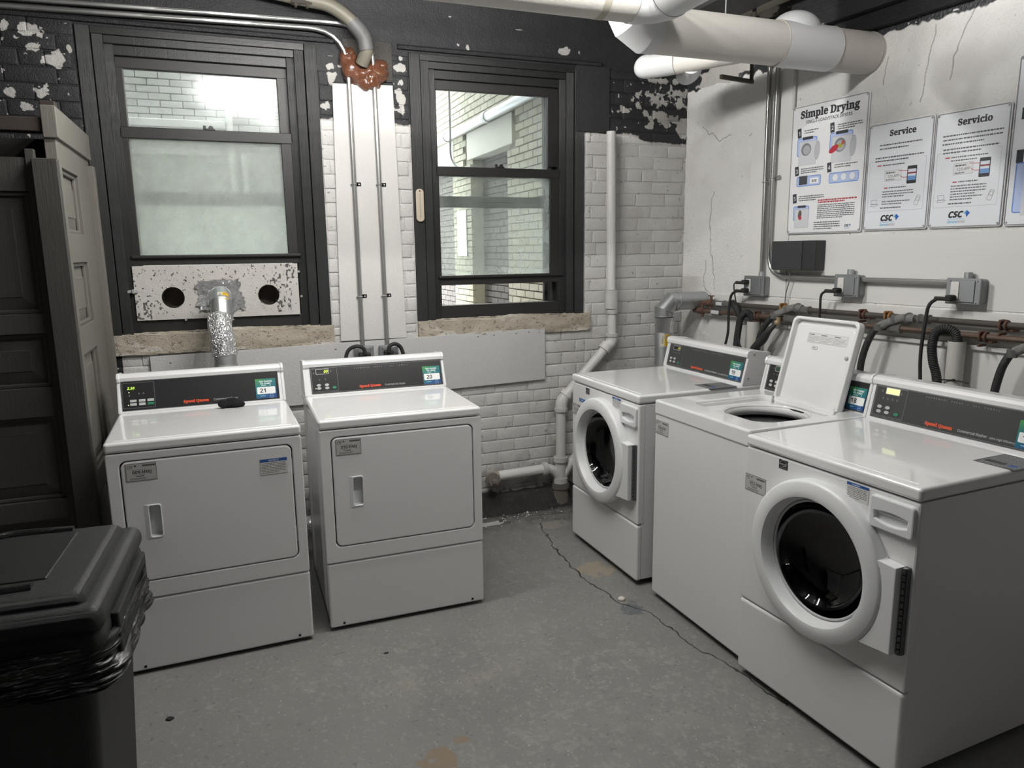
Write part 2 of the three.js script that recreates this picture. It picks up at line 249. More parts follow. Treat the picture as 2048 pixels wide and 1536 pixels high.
// crumbling render at the foot of the wall
{
  const g = new THREE.PlaneGeometry(1.9, 0.16, 90, 8), p = g.attributes.position;
  for (let i = 0; i < p.count; i++) { const x = p.getX(i) + 1.85, t = (p.getY(i) + 0.08) / 0.16; p.setXYZ(i, x, Math.max(0.001, t * 0.12 + (fbm(x * 12, t * 3) - 0.5) * 0.05 * (t > 0.1 ? 1 : 0)), ZB + 0.012 + (1 - t) * (0.07 + 0.05 * fbm(x * 9, 2)) + fbm(x * 25, t * 5) * 0.02); }
  g.computeVertexNormals(); planarUV(g, (x, y) => [x * 2, y * 2]);
  struct('trim_1', g, std([0.05, 0.048, 0.045], 0.75, 0, { map: dataTex(512, 128, (u, v) => { const s = fbm(u * 60, v * 20, 4); return mixc([0.5, 0.48, 0.45], [7, 6.8, 6.4].map((k) => k * 0.12), step(0.62, 0.72, s)); }, true, true), bumpMap: scaled(GRAIN, 3), bumpScale: 0.006 }));
}
// ledge of dark timber above the windows
struct('trim_2', merge(sweepX([[0, 2.63], [0.012, 2.632], [0.018, 2.645], [0.01, 2.655], [0, 2.656]], -1.3, 0.62), sweepX([[0, 2.63], [0.012, 2.632], [0.018, 2.645], [0.01, 2.655], [0, 2.656]], 0.95, 2.16)).translate(0, 0, ZB), MAT.blackpaint);
struct('trim_3', span(2.0, 2.22, 2.26, 2.63, ZB - 0.02, ZB + 0.012, 0.004), MAT.blackpaint);

// ---------------------------------------------------------------- right wall, plaster over a boarded lower part
const RS1 = 7.4, RY1 = 3.05;
const RCRACK = [[[1.62, 2.5], [1.6, 2.38], [1.58, 2.2]], [[1.86, 2.62], [1.78, 2.52], [1.72, 2.38], [1.71, 2.27]], [[0.3, 1.32], [0.27, 1.5], [0.24, 1.72], [0.26, 1.9]], [[0.35, 1.1], [0.3, 1.25], [0.2, 1.34], [0.22, 1.5]], [[1.4, 2.42], [1.38, 2.3]], [[0.55, 2.2], [0.7, 2.27], [0.85, 2.26]], [[1.2, 1.7], [1.28, 1.6], [1.5, 1.63]], [[0.15, 2.3], [0.3, 2.2], [0.4, 2.22]]];
function rightColor(s, y) {
  const f = fbm(s * 9, y * 9, 4), g = fbm(s * 40, y * 40, 3);
  let c = mixc([0.72, 0.71, 0.69], [0.8, 0.79, 0.77], f); c = mixc(c, [0.5, 0.48, 0.45], step(0.58, 0.75, fbm(s * 3 + 8, y * 3, 4)) * 0.3); c = mixc(c, [0.25, 0.24, 0.22], step(0.84, 0.88, g) * 0.5);
  const w = (fbm(s * 20, y * 20, 2) - 0.5) * 0.03; let d = 9; for (const L of RCRACK) if (Math.abs(s - L[0][0]) < 0.5) for (let i = 0; i + 1 < L.length; i++) d = Math.min(d, segd(s + w, y + w, L[i], L[i + 1])); c = mixc(c, [0.3, 0.285, 0.265], 1 - step(0.001, 0.0035, d));
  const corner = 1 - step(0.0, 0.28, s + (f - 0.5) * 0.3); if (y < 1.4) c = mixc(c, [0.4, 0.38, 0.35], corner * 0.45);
  if (y < 2.45) return c;
  const e = (fbm(s * 22, y * 22 + 9, 3) - 0.5) * 0.05, edge = 2.52 + e * 0.9; let k = step(-0.004, 0.004, y - edge);
  const peel = step(0.5, 0.56, fbm(s * 7 + 1.5, y * 12, 4)) * (1 - step(1.0, 1.25, s)); if (s < 1.25) k *= 1 - peel; if (k < 1 && y > edge) c = mixc(c, [0.4, 0.37, 0.34], 0.6);
  if (step(0.8, 0.82, fbm(s * 30, y * 60, 3)) > 0) k *= 0.2;
  return mixc(c, [0.026, 0.028, 0.032], k);
}
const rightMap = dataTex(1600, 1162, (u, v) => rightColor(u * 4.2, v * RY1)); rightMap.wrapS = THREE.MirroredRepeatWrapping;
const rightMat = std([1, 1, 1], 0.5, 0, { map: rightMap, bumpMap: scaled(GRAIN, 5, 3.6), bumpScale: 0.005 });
const rframe = { position: RW(0, 0), turn: RTURN };
function rstruct(name, geo, mat) { const m = struct(name, geo, mat); m.position.set(...rframe.position); m.rotation.y = rframe.turn; return m; }
const wallRight = rstruct('wall_right', planarUV(box(RS1 + 0.4, RY1, 0.3, RS1 / 2 - 0.2, RY1 / 2, -0.15), (x, y) => [x / 4.2, y / RY1]), rightMat);
const boardMat = std([0.74, 0.735, 0.715], 0.55, 0, { bumpMap: (() => { const t = scaled(STREAK, 0.6, 3); t.rotation = Math.PI / 2; return t; })(), bumpScale: 0.0012, map: dataTex(1024, 512, (u, v) => { const f = fbm(u * 7, v * 5, 4), dr = fbm(u * 40, v * 2.2, 3); return mixc([1, 1, 0.99], [0.62, 0.58, 0.52], step(0.56, 0.78, dr) * 0.35 * step(0.9, 0.5, v) + step(0.6, 0.75, f) * 0.15); }) });
const uvBoard = (g) => planarUV(g, (x, y) => [x / 3.6, y / 1.3]);
struct('lower_board', uvBoard(span(0.3, 3.2, 0.02, 1.298, 0, 0.012, 0.002)), boardMat, wallRight);
struct('upper_board', uvBoard(span(0.572, 0.872, 1.306, 2.5, 0, 0.006, 0.001)), boardMat, wallRight);
struct('upper_board', uvBoard(span(0.876, 3.2, 1.306, 1.63, 0, 0.004, 0.001)), boardMat, wallRight);
for (const y of [1.19, 1.23]) struct('pipe_rail', span(0.55, 3.2, y - 0.05, y - 0.03, 0.011, 0.03, 0.003), boardMat, wallRight);

// ---------------------------------------------------------------- ceiling, beams, the unseen walls of the room
struct('ceiling', box(FX1 - FX0 + 0.6, 0.2, FZ1 - FZ0 + 0.4, (FX0 + FX1) / 2, 3.1, (FZ0 + FZ1) / 2), std([0.06, 0.06, 0.062], 0.7));
const ibeam = [[-0.13, 0], [0.13, 0], [0.13, 0.018], [0.012, 0.03], [0.012, 0.24], [-0.012, 0.24], [-0.012, 0.03], [-0.13, 0.018]];
const bmGrey = std([0.045, 0.046, 0.048], 0.55, 0.1, { bumpMap: scaled(GRAIN, 3), bumpScale: 0.003 });
struct('beam_1', extr(new THREE.Shape(ibeam.map((p) => V2(...p))), 6.6).translate(2.46, 2.755, ZB), bmGrey);
struct('ceiling_panel', merge(span(2.5, 3.3, 2.83, 2.87, ZB, 2.6)), std([0.58, 0.54, 0.46], 0.65, 0, { bumpMap: scaled(GRAIN, 3), bumpScale: 0.004 }));
rstruct('beam_2', merge(span(0.9, 6.6, 2.62, 2.86, 0, 0.1, 0.006), span(1.0, 6.6, 2.55, 2.625, 0, 0.05, 0.005)), MAT.blackpaint);
const plainWall = std([0.2, 0.195, 0.19], 0.7, 0, { bumpMap: scaled(GRAIN, 4), bumpScale: 0.004 });
struct('wall_left', box(0.2, 3.2, FZ1 - FZ0 + 0.4, FX0 - 0.1, 1.55, (FZ0 + FZ1) / 2), std([0.12, 0.118, 0.115], 0.7)); struct('wall_front', box(FX1 - FX0 + 0.8, 3.2, 0.2, (FX0 + FX1) / 2, 1.55, FZ1 + 0.1), plainWall);

// ---------------------------------------------------------------- windows
const paneMat = (rough, tint) => phys(tint, { transmission: 1, thickness: 0, roughness: rough, ior: 1.5 });
function dirt(lo, hi, sc, s2) { return dataTex(256, 256, (u, v) => { const edge = 1 - Math.min(1, Math.min(u, 1 - u, v, 1 - v) * 9); return lo + (hi - lo) * Math.min(1, 1.2 * fbm(u * sc + s2, v * sc * 0.7, 5) + 0.35 * edge + (noise(u * 120 + s2, v * 120) > 0.86 ? 0.3 : 0)); }, false); }
function dirtyPane(w, h, lo, hi, tint, s2) { const m = paneMat(1, tint); m.roughnessMap = dirt(lo, hi, 7, s2); return m; }
function windowThing(k, x0, x1, g) {
  const w = new THREE.Group(); w.name = 'window_' + k; w.userData.kind = 'structure'; w.position.set((x0 + x1) / 2, WY[0], ZB); scene.add(w);
  const cx = (x0 + x1) / 2, X = (x) => x - cx, Y = (y) => y - WY[0];
  const S = (a, b, c, d, e, f, r = 0.003) => span(X(a), X(b), Y(c), Y(d), e, f, r);
  // casing: two planed boards a side, moulded head
  for (const [a, b, z] of [[x0 + 0.001, x0 + 0.061, 0.006], [x0 + 0.065, x0 + 0.112, -0.004], [x1 - 0.061, x1 - 0.001, 0.006], [x1 - 0.112, x1 - 0.065, -0.004]]) part('casing_board', S(a, b, WY[0] + 0.08, WY[1] - 0.001, -0.1, z), MAT.framegrey, w);
  part('head_casing', merge(S(x0 + 0.062, x1 - 0.062, 2.585, 2.619, -0.1, 0.002), S(x0 + 0.112, x1 - 0.112, 2.55, 2.587, -0.1, -0.012), S(x0 + 0.112, x1 - 0.112, 2.505, 2.552, -0.12, -0.034)), MAT.frame, w);
  part('jamb', merge(S(x0 + 0.108, x0 + 0.15, 1.18, 2.555, -0.17, -0.024), S(x1 - 0.15, x1 - 0.108, 1.18, 2.555, -0.17, -0.024), S(x0 + 0.11, x1 - 0.11, 2.49, 2.57, -0.17, -0.09), S(x0 + 0.11, x0 + 0.172, 1.18, 2.53, -0.17, -0.088), S(x1 - 0.172, x1 - 0.11, 1.18, 2.53, -0.17, -0.088), S(x0 + 0.004, x0 + 0.03, 1.1, 2.61, -0.3, -0.1), S(x1 - 0.03, x1 - 0.004, 1.1, 2.61, -0.3, -0.1), S(x0 + 0.004, x1 - 0.004, 2.58, 2.615, -0.3, -0.1)), MAT.frame, w);
  // upper sash
  const us = part('upper_sash', merge(S(x0 + 0.13, g.ux0, 2.06, 2.51, -0.09, -0.058), S(g.ux1, x1 - 0.13, 2.06, 2.51, -0.09, -0.058), S(x0 + 0.131, x1 - 0.131, 2.455, 2.5125, -0.0885, -0.0565), S(x0 + 0.131, x1 - 0.131, g.mr[1] - 0.05, g.mr[1] - 0.01, -0.0885, -0.061)), MAT.sash, w);
  part('glass_pane', S(g.ux0 - 0.004, g.ux1 + 0.004, g.mr[1] - 0.012, 2.459, -0.078, -0.074, 0), g.pane[0], us);
  // lower sash, inner side
  const y0 = g.sb[0], ls = part('lower_sash', merge(S(x0 + 0.13, g.lx0, y0, g.mr[1], -0.058, -0.028), S(g.lx1, x1 - 0.13, y0, g.mr[1], -0.058, -0.028), S(x0 + 0.14, x1 - 0.14, g.mr[0], g.mr[1], -0.06, -0.024, 0.004), S(x0 + 0.13, x1 - 0.13, y0, g.sb[1], -0.058, -0.026), S(x0 + 0.136, x1 - 0.136, g.sb[1] - 0.012, g.sb[1] + 0.004, -0.03, -0.008, 0.005)), MAT.sash, w);
  part('glass_pane', S(g.lx0 - 0.004, g.lx1 + 0.004, g.sb[1] - 0.004, g.mr[0] + 0.004, -0.046, -0.042, 0), g.pane[1], ls);
  part('sash_lock', merge(S(g.lock - 0.006, g.lock + 0.008, g.mr[1], g.mr[1] + 0.022, -0.05, -0.036), S(g.lock - 0.006, g.lock + 0.05, g.mr[1], g.mr[1] + 0.008, -0.052, -0.034), cylZ(0.012, 0.01, X(g.lock + 0.03), Y(g.mr[1] + 0.01), -0.04, 12)), MAT.black, ls);
  // storm window outside: frame, rail at half height, panes
  const st = part('storm_window', merge(S(x0 + 0.03, g.sx0, 1.22, 2.58, -0.2, -0.17), S(g.sx1, x1 - 0.03, 1.22, 2.58, -0.2, -0.17), S(x0 + 0.03, x1 - 0.03, 2.53, 2.58, -0.2, -0.17), S(x0 + 0.03, x1 - 0.03, g.storm[0], g.storm[0] + 0.03, -0.195, -0.165), S(x0 + 0.03, x1 - 0.03, g.storm[0] + 0.024, g.storm[1], -0.205, -0.18), S(x0 + 0.03, x1 - 0.03, 1.2, 1.245, -0.2, -0.17)), std([0.045, 0.045, 0.045], 0.5), w);
  part('glass_pane', S(g.sx0 - 0.01, g.sx1 + 0.01, g.storm[1] - 0.01, 2.54, -0.192, -0.188, 0), g.pane[2], st);
  part('glass_pane', S(g.sx0 - 0.01, g.sx1 + 0.01, g.stormLow, g.storm[0] + 0.01, -0.186, -0.182, 0), g.pane[3], st);
  part('bottom_rail', merge(S(x0 + 0.1, x1 - 0.1, 1.185, g.br, -0.1, -0.03), S(x0 + 0.1, x1 - 0.1, 1.165, 1.19, -0.12, -0.012), S(x0 + 0.1, x1 - 0.1, 1.14, 1.17, -0.3, -0.02)), MAT.sash, w);
  // rough mortar sill, sloping to the room
  const sg = new THREE.BoxGeometry(x1 - x0 + g.sw[0] + g.sw[1], 0.1, 0.16, 60, 6, 8), p = sg.attributes.position;
  for (let i = 0; i < p.count; i++) { let [x, y, z] = [p.getX(i) + (g.sw[1] - g.sw[0]) / 2, p.getY(i), p.getZ(i)]; const n = fbm(x * 14, (y + z) * 20, 4) - 0.5, t = (0.08 - z) / 0.16; if (y > 0) y += t * 0.035 + n * 0.022; else y += n * 0.02; if (z > 0) z += n * 0.014 + 0.006; p.setXYZ(i, x, y + 0.035, z - 0.07); }
  sg.computeVertexNormals(); part('window_sill', boxUV(sg), sillMat, w);
  return [w, X, Y, S];
}
const sillMat = std([1, 1, 1], 0.85, 0, { map: dataTex(512, 256, (u, v) => { const f = fbm(u * 14, v * 7, 4), s = fbm(u * 70, v * 35, 3); let c = mixc([0.33, 0.285, 0.22], [0.5, 0.455, 0.38], f); c = mixc(c, [0.6, 0.57, 0.52], step(0.62, 0.7, fbm(u * 6 + 2, v * 3, 4)) * 0.7); return mixc(c, [0.13, 0.11, 0.09], step(0.66, 0.76, s) * 0.7); }, true, true), bumpMap: scaled(GRAIN, 3), bumpScale: 0.006 });
sillMat.map.repeat.set(0.9, 3);
const frost = [0.93, 0.96, 0.95], clearT = [0.95, 0.97, 0.97], greenT = [0.88, 0.905, 0.885];
const win1 = windowThing(1, ...W1, { ux0: -0.371, ux1: 0.331, lx0: -0.373, lx1: 0.33, sx0: -0.4, sx1: 0.37, mr: [2.13, 2.183], sb: [1.526, 1.571], br: 1.255, lock: -0.03, storm: [1.828, 1.893], stormLow: 1.24, sw: [0.0, 0.01], pane: [dirtyPane(1, 1, 0.05, 0.38, clearT, 1), dirtyPane(1, 1, 0.4, 0.75, greenT, 2), paneMat(0.15, clearT), dirtyPane(1, 1, 0.5, 0.85, frost, 3)] });
const win2 = windowThing(2, ...W2, { ux0: 1.152, ux1: 1.846, lx0: 1.166, lx1: 1.846, sx0: 1.13, sx1: 1.87, mr: [1.993, 2.043], sb: [1.383, 1.434], br: 1.266, lock: 1.512, storm: [1.828, 1.893], stormLow: 1.4, sw: [0.0, 0.04], pane: [dirtyPane(1, 1, 0.05, 0.3, clearT, 5), dirtyPane(1, 1, 0.15, 0.48, greenT, 6), paneMat(0.05, clearT), dirtyPane(1, 1, 0.1, 0.35, clearT, 7)] });

// ---------------------------------------------------------------- the light court outside
const YELLOW = std([0.6, 0.565, 0.42], 0.7, 0, { bumpMap: scaled(GRAIN, 3), bumpScale: 0.004 }), PALE = std([0.8, 0.81, 0.79], 0.7, 0, { bumpMap: scaled(GRAIN, 3), bumpScale: 0.004 }), INFILL = std([0.2, 0.18, 0.165], 0.8, 0, { bumpMap: scaled(GRAIN, 3), bumpScale: 0.005 });
const mortarOf = (c) => std(c, 0.85);
function brickField(name, parent, mat, cells, frame) {          // courses of separate bricks, all copies of one chamfered block
  const g = bare(new RoundedBoxGeometry(0.2, 0.06, 0.03, 1, 0.005)), o = new THREE.InstancedMesh(g, mat, cells.length), m = new THREE.Matrix4(), q = new THREE.Quaternion(), c = new THREE.Color();
  cells.forEach(([a, y, l, t], i) => { m.compose(V(...frame(a, y)), q.setFromEuler(new THREE.Euler(0, t, 0)), V(l / 0.2, 1, 1)); o.setMatrixAt(i, m); const k = rr(0.86, 1.04); o.setColorAt(i, c.setRGB(k, k, k * rr(0.96, 1.02))); });
  o.name = name; o.userData.kind = 'stuff'; o.castShadow = o.receiveShadow = true; parent.add(o); return o;
}
function cellsIn(a0, a1, y0, y1, turn, skip) {
  const out = []; for (let r = 0; y0 + r * 0.068 < y1; r++) { const y = y0 + r * 0.068 + 0.034; for (let a = a0 + (r % 2 ? -0.105 : 0); a < a1; a += 0.208) { const p = Math.max(a, a0), e = Math.min(a + 0.2, a1); if (e - p > 0.03 && !skip?.((p + e) / 2, y, p, e)) out.push([(p + e) / 2, y, e - p, turn]); } } return out;
}
{
  const far = struct('wall_court_far', box(5.2, 13, 0.3, -1.0, 7.0, -8.66), mortarOf([0.42, 0.43, 0.42]));
  const bay = (x, y) => x > -0.68 && x < 0.04 && y < 2.84;
  brickField('brick', far, PALE, cellsIn(-1.7, 1.6, 1.0, 4.4, 0, bay), (a, y) => [a, y, -8.5]);
  struct('lintel', span(-1.4, 0.06, 2.58, 2.87, -8.52, -8.47, 0.01), PALE, far);
  struct('ledge', span(-1.6, 0.14, 2.84, 2.92, -8.5, -8.4, 0.01), std([0.8, 0.8, 0.79], 0.5), far);
  struct('blocked_window', span(-0.62, 0.02, 1.0, 2.58, -8.52, -8.49, 0.004), std([0.34, 0.36, 0.35], 0.7), far);
  struct('timber_strip', span(-0.62, 0.05, 2.08, 2.14, -8.49, -8.465, 0.004), std([0.55, 0.38, 0.22], 0.7), far);
  const dp = tag(part('downpipe', merge(cyl(0.035, 4.6, 0.18, 2.9, -8.43, 16), cyl(0.03, 2.4, 0.3, 1.4, -8.43, 16), cyl(0.045, 0.08, 0.18, 2.5, -8.43, 16)), std([0.75, 0.76, 0.75], 0.5), scene), 'white downpipe on the pale brick wall outside the left window', 'pipe');
  void dp;
}
{
  const XS = 2.6, side = struct('wall_court_side', merge(box(0.25, 10, 6.6, XS + 0.14, 7.8, -7.2), box(0.25, 2.9, 0.66, XS + 0.14, 1.45, -8.13), box(0.25, 2.9, 2.2, XS + 0.14, 1.45, -5.59), box(0.25, 2.9, 0.4, XS + 0.14, 1.45, -10.3)), mortarOf([0.4, 0.375, 0.29]));
  const open = (z, y) => y < 2.82 && ((z > -7.8 && z < -6.69) || (z > -10.1 && z < -8.46));
  const lint = (z, y, p, e) => y < 2.82 && y > 2.52 && e > -7.94 && p < -6.5;
  const rows = [...cellsIn(-10.0, -8.46, 2.8, 4.4, Math.PI / 2, lint), ...cellsIn(-8.46, -7.8, 0.6, 2.84, Math.PI / 2, lint), ...cellsIn(-6.69, -4.6, 0.6, 2.84, Math.PI / 2, lint), ...cellsIn(-8.46, -4.6, 2.84, 4.4, Math.PI / 2)];
  brickField('brick', side, YELLOW, rows, (a, y) => [XS, y, a]); void open;
  struct('lintel', span(XS - 0.02, XS + 0.2, 2.55, 2.83, -7.9, -6.55, 0.008), std([0.6, 0.585, 0.5], 0.7), side);
  struct('lintel', span(XS - 0.02, XS + 0.2, 2.55, 2.83, -10.2, -8.4, 0.008), std([0.6, 0.585, 0.5], 0.7), side);
  const inf = struct('infill', merge(box(0.1, 2.6, 1.3, XS + 0.2, 1.3, -7.25), box(0.1, 2.6, 1.9, XS + 0.2, 1.3, -9.2)), mortarOf([0.1, 0.095, 0.09]), side);
  brickField('infill_brick', inf, INFILL, [...cellsIn(-7.8, -6.69, 0.6, 2.56, Math.PI / 2), ...cellsIn(-10.1, -8.46, 0.6, 2.56, Math.PI / 2)], (a, y) => [XS + 0.14, y, a]);
  const cp = thing('court_pipe', 'grey pipe running along the yellow brick wall outside the right window', 'pipe', [XS - 0.07, 2.87, -7.3]);
  part('pipe', cylZ(0.045, 5.6, 0, 0, 0, 18), std([0.62, 0.64, 0.64], 0.45, 0.2), cp); for (const z of [-1.2, 0.2, 1.5]) part('coupling', cylZ(0.055, 0.09, 0, 0, z, 18), std([0.6, 0.61, 0.6], 0.5), cp);
  tag(part('cable', sweep([[XS - 0.14, 4.4, -8.2], [XS - 0.15, 3.5, -8.08], [XS - 0.14, 2.9, -8.1], [XS - 0.13, 2.6, -8.12], [XS - 0.1, 2.48, -7.98], [XS - 0.06, 2.46, -7.83]], 0.012, 60, 8), std([0.2, 0.2, 0.2], 0.6), scene), 'dark cable hanging down the yellow brick wall outside', 'cable');
  const sign = thing('stop_sign', 'white sign with a red STOP octagon on the yellow brick column outside', 'sign', [XS - 0.022, 1.52, -8.13], -Math.PI / 2);
  part('plate', rbox(0.34, 0.51, 0.008, 0.004, 0, 0.255, 0), std([0.8, 0.8, 0.8], 0.4), sign);
  part('print', new THREE.PlaneGeometry(0.33, 0.5).translate(0, 0.255, 0.0046), std([1, 1, 1], 0.45, 0, { map: canvasTex(340, 510, (g, w, h) => {
    g.fillStyle = '#f2f2f2'; g.fillRect(0, 0, w, h); g.strokeStyle = '#77797e'; g.lineWidth = 4; g.beginPath(); for (let k = 0; k < 8; k++) { const a = Math.PI / 8 + k * Math.PI / 4; g.lineTo(170 + 118 * Math.cos(a), 128 + 118 * Math.sin(a)); } g.closePath(); g.stroke();
    g.fillStyle = '#c8262c'; g.textAlign = 'center'; g.font = 'bold 84px sans-serif'; g.fillText('STOP', 170, 158);
    g.fillStyle = '#c4686c'; for (const [y, a, t] of [[266, 60, 26], [322, 20, 26], [362, 150, 30], [412, 160, 26], [450, 150, 12], [478, 140, 12]]) for (let x = 170 - a; x < 170 + a - 8; x += 22) g.fillRect(x, y, 14, t);
  }) }), sign);
  struct('floor_court', box(10, 0.2, 6.5, 0, 0.5, -7.6), std([0.3, 0.3, 0.29], 0.8)); struct('wall_court_left', box(0.3, 12, 4.6, -3.5, 6.5, -6.5), PALE);
  struct('wall_above_windows', box(7, 9, 0.3, 0, 7.6, ZB - 0.2), PALE);
}

// ---------------------------------------------------------------- lamps
LAMPS.forEach(({ at, turn, power, half, label }) => {
  const t = thing('ceiling_light', label, 'ceiling light', at, turn);
  part('housing', merge(sweepX([[-0.05, 0.035], [0.05, 0.035], [0.05, 0.07], [-0.05, 0.07]], -half - 0.02, half + 0.02, 0.004)), std([0.8, 0.8, 0.8], 0.4), t);
  for (const s of [-1, 1]) part('lamp_holder', rbox(0.02, 0.06, 0.06, 0.004, s * (half + 0.01), 0.012, 0), MAT.plastic, t);
  const glow = std([0.9, 0.9, 0.9], 0.4); glow.emissive.setRGB(1, 0.985, 0.95); glow.emissiveIntensity = 3.2;
  part('tube', cylX(0.016, half * 2 - 0.01, 0, 0, 0, 16), glow, t);
  for (const s of [-0.7, 0.7]) part('hanger', cyl(0.004, 0.25, s * half, 0.195, 0, 8), MAT.galv, t);
  const n = Math.round(half * 10); for (let k = 0; k < n; k++) { const l = new THREE.PointLight(0xffffff, power); l.color.setRGB(1, 0.985, 0.95); l.position.set((k + 0.5 - n / 2) * 0.2, -0.036, 0).applyAxisAngle(V(0, 1, 0), turn).add(V(...at)); l.name = numbered('tube_light'); l.castShadow = true; l.shadow.radius = 0.9; scene.add(l); }
});

// ---------------------------------------------------------------- print on labels
const bars = (g, x, y, w, n, dy, t, col) => { g.fillStyle = col; for (let k = 0; k < n; k++) { let a = x; const e = x + w * (k === n - 1 ? 0.7 : 1); while (a < e) { const l = 6 + hash(k * 31 + Math.round(a), n) * 26; g.fillRect(a, y + k * dy, Math.min(l, e - a), t); a += l + 5; } } };
function label(parent, name, w, h, px, draw, at, rot, rough = 0.45) {
  const t = canvasTex(Math.round(w * px), Math.round(h * px), draw), g = new THREE.BoxGeometry(w, h, 0.0006);
  const m = part(name, g, std([0.92, 0.92, 0.92], rough, 0, { map: t }), parent, at, rot); return m;
}
const DIAMOND = (g, x, y, s, a = '#2e62b8', b = '#54b1dc') => { g.fillStyle = a; g.beginPath(); g.moveTo(x, y - s); g.lineTo(x + s, y - s * 0.2); g.lineTo(x, y + s); g.lineTo(x - s * 0.25, y); g.closePath(); g.fill(); g.fillStyle = b; g.beginPath(); g.moveTo(x, y - s); g.lineTo(x - s * 0.25, y); g.lineTo(x - s, y - s * 0.1); g.closePath(); g.fill(); };
function idDraw(code) { return (g, w, h) => {
  g.fillStyle = '#bdbcb9'; g.fillRect(0, 0, w, h); g.strokeStyle = '#17171a'; g.lineWidth = w * 0.012; g.strokeRect(w * 0.012, w * 0.012, w * 0.976, h - w * 0.024);
  g.fillStyle = '#17171a'; g.font = `italic bold ${h * 0.16}px sans-serif`; g.textAlign = 'left'; g.fillText('CSC', w * 0.05, h * 0.22); DIAMOND(g, w * 0.31, h * 0.15, h * 0.07, '#17171a', '#44444a'); bars(g, w * 0.05, h * 0.27, w * 0.25, 1, 1, h * 0.025, '#333');
  for (let x = w * 0.55; x < w * 0.94; x += w * 0.03) { g.fillStyle = '#17171a'; g.fillRect(x, h * 0.1, w * 0.022, h * 0.1); }
  g.textAlign = 'center'; g.font = `bold ${h * 0.25}px sans-serif`; g.fillStyle = '#17171a'; g.fillText(code, w * 0.52, h * 0.6, w * 0.78); bars(g, w * 0.22, h * 0.37, w * 0.6, 1, 1, h * 0.02, '#444'); bars(g, w * 0.25, h * 0.65, w * 0.5, 1, 1, h * 0.025, '#333'); bars(g, w * 0.33, h * 0.72, w * 0.36, 1, 1, h * 0.04, '#222'); bars(g, w * 0.12, h * 0.84, w * 0.76, 1, 1, h * 0.03, '#333'); bars(g, w * 0.12, h * 0.9, w * 0.7, 1, 1, h * 0.02, '#444');
}; }
function tapDraw(num) { return (g, w, h) => {
  const gr = g.createLinearGradient(0, 0, w * 0.5, h); gr.addColorStop(0, '#4c9a4a'); gr.addColorStop(0.3, '#2c7f74'); gr.addColorStop(0.7, '#1f6a80'); gr.addColorStop(1, '#1c4a86'); g.fillStyle = gr; g.fillRect(0, 0, w, h);
  g.fillStyle = '#fff'; g.textAlign = 'center'; g.font = `bold ${h * 0.115}px sans-serif`; g.fillText('TAP PHONE', w * 0.5, h * 0.18); g.fillText('TO START', w * 0.5, h * 0.29); bars(g, w * 0.28, h * 0.335, w * 0.36, 1, 1, h * 0.03, '#cfe6e2'); g.beginPath(); g.fillStyle = '#fff'; g.arc(w * 0.72, h * 0.345, h * 0.025, 0, 7); g.fill();
  g.fillStyle = '#f3f3f1'; g.beginPath(); g.roundRect(w * 0.06, h * 0.42, w * 0.9, h * 0.36, h * 0.05); g.fill(); g.fillStyle = '#1a2530'; g.font = `bold ${h * 0.3}px sans-serif`; g.fillText(num, w * 0.36, h * 0.71);
  bars(g, w * 0.2, h * 0.86, w * 0.34, 1, 1, h * 0.035, '#9fd0e8'); g.strokeStyle = '#cfe6f2'; g.lineWidth = 3; g.strokeRect(w * 0.7, h * 0.8, w * 0.12, h * 0.1); g.strokeRect(w * 0.68, h * 0.9, w * 0.16, h * 0.08);
}; }
const noticeDraw = (top, word) => (g, w, h) => { g.fillStyle = '#d6d5d2'; g.fillRect(0, 0, w, h); g.fillStyle = '#2b5a9e'; g.fillRect(0, 0, w, h * 0.2 * top); g.fillStyle = '#dfe6f0'; g.textAlign = 'center'; g.font = `bold ${h * 0.17 * top}px sans-serif`; if (word) g.fillText(word, w / 2, h * 0.165 * top); else bars(g, w * 0.25, h * 0.07, w * 0.5, 1, 1, h * 0.06, '#dfe6f0'); bars(g, w * 0.05, h * (0.27), w * 0.88, 7, h * 0.1, h * 0.035, '#4a4a4c'); };

// ---------------------------------------------------------------- shared parts of the machines
const ENAM = MAT.enamel;
function consoleProfile(v0, y0, v1, y1, yt) { return [[-v0, y0 - 0.004], [-(v0 + 0.0), y0 + 0.004], [-(v1 - 0.006), y1 - 0.034], [-(v1 - 0.012), y1 - 0.026], [-(v1 - 0.013), y1 - 0.012], [-(v1 - 0.006), y1 - 0.002], [-(v1 + 0.01), y1 + 0.003], [-(v1 + 0.11), yt + 0.004], [-(v1 + 0.125), yt - 0.004], [-(v1 + 0.125), y0 - 0.004]]; }
function glowDigits(text, w, h, col, bg) { const m = std([0.02, 0.02, 0.02], 0.3); const t = canvasTex(256, Math.round(256 * h / w), (g, W, H) => { g.fillStyle = bg ?? '#000'; g.fillRect(0, 0, W, H); g.fillStyle = col; g.font = `italic bold ${H * 0.82}px sans-serif`; g.textAlign = text.a; g.fillText(text.t, text.a === 'left' ? W * 0.05 : W * 0.95, H * 0.8); }); m.emissive.setRGB(1, 1, 1); m.emissiveMap = t; m.emissiveIntensity = 1.3; return m; }
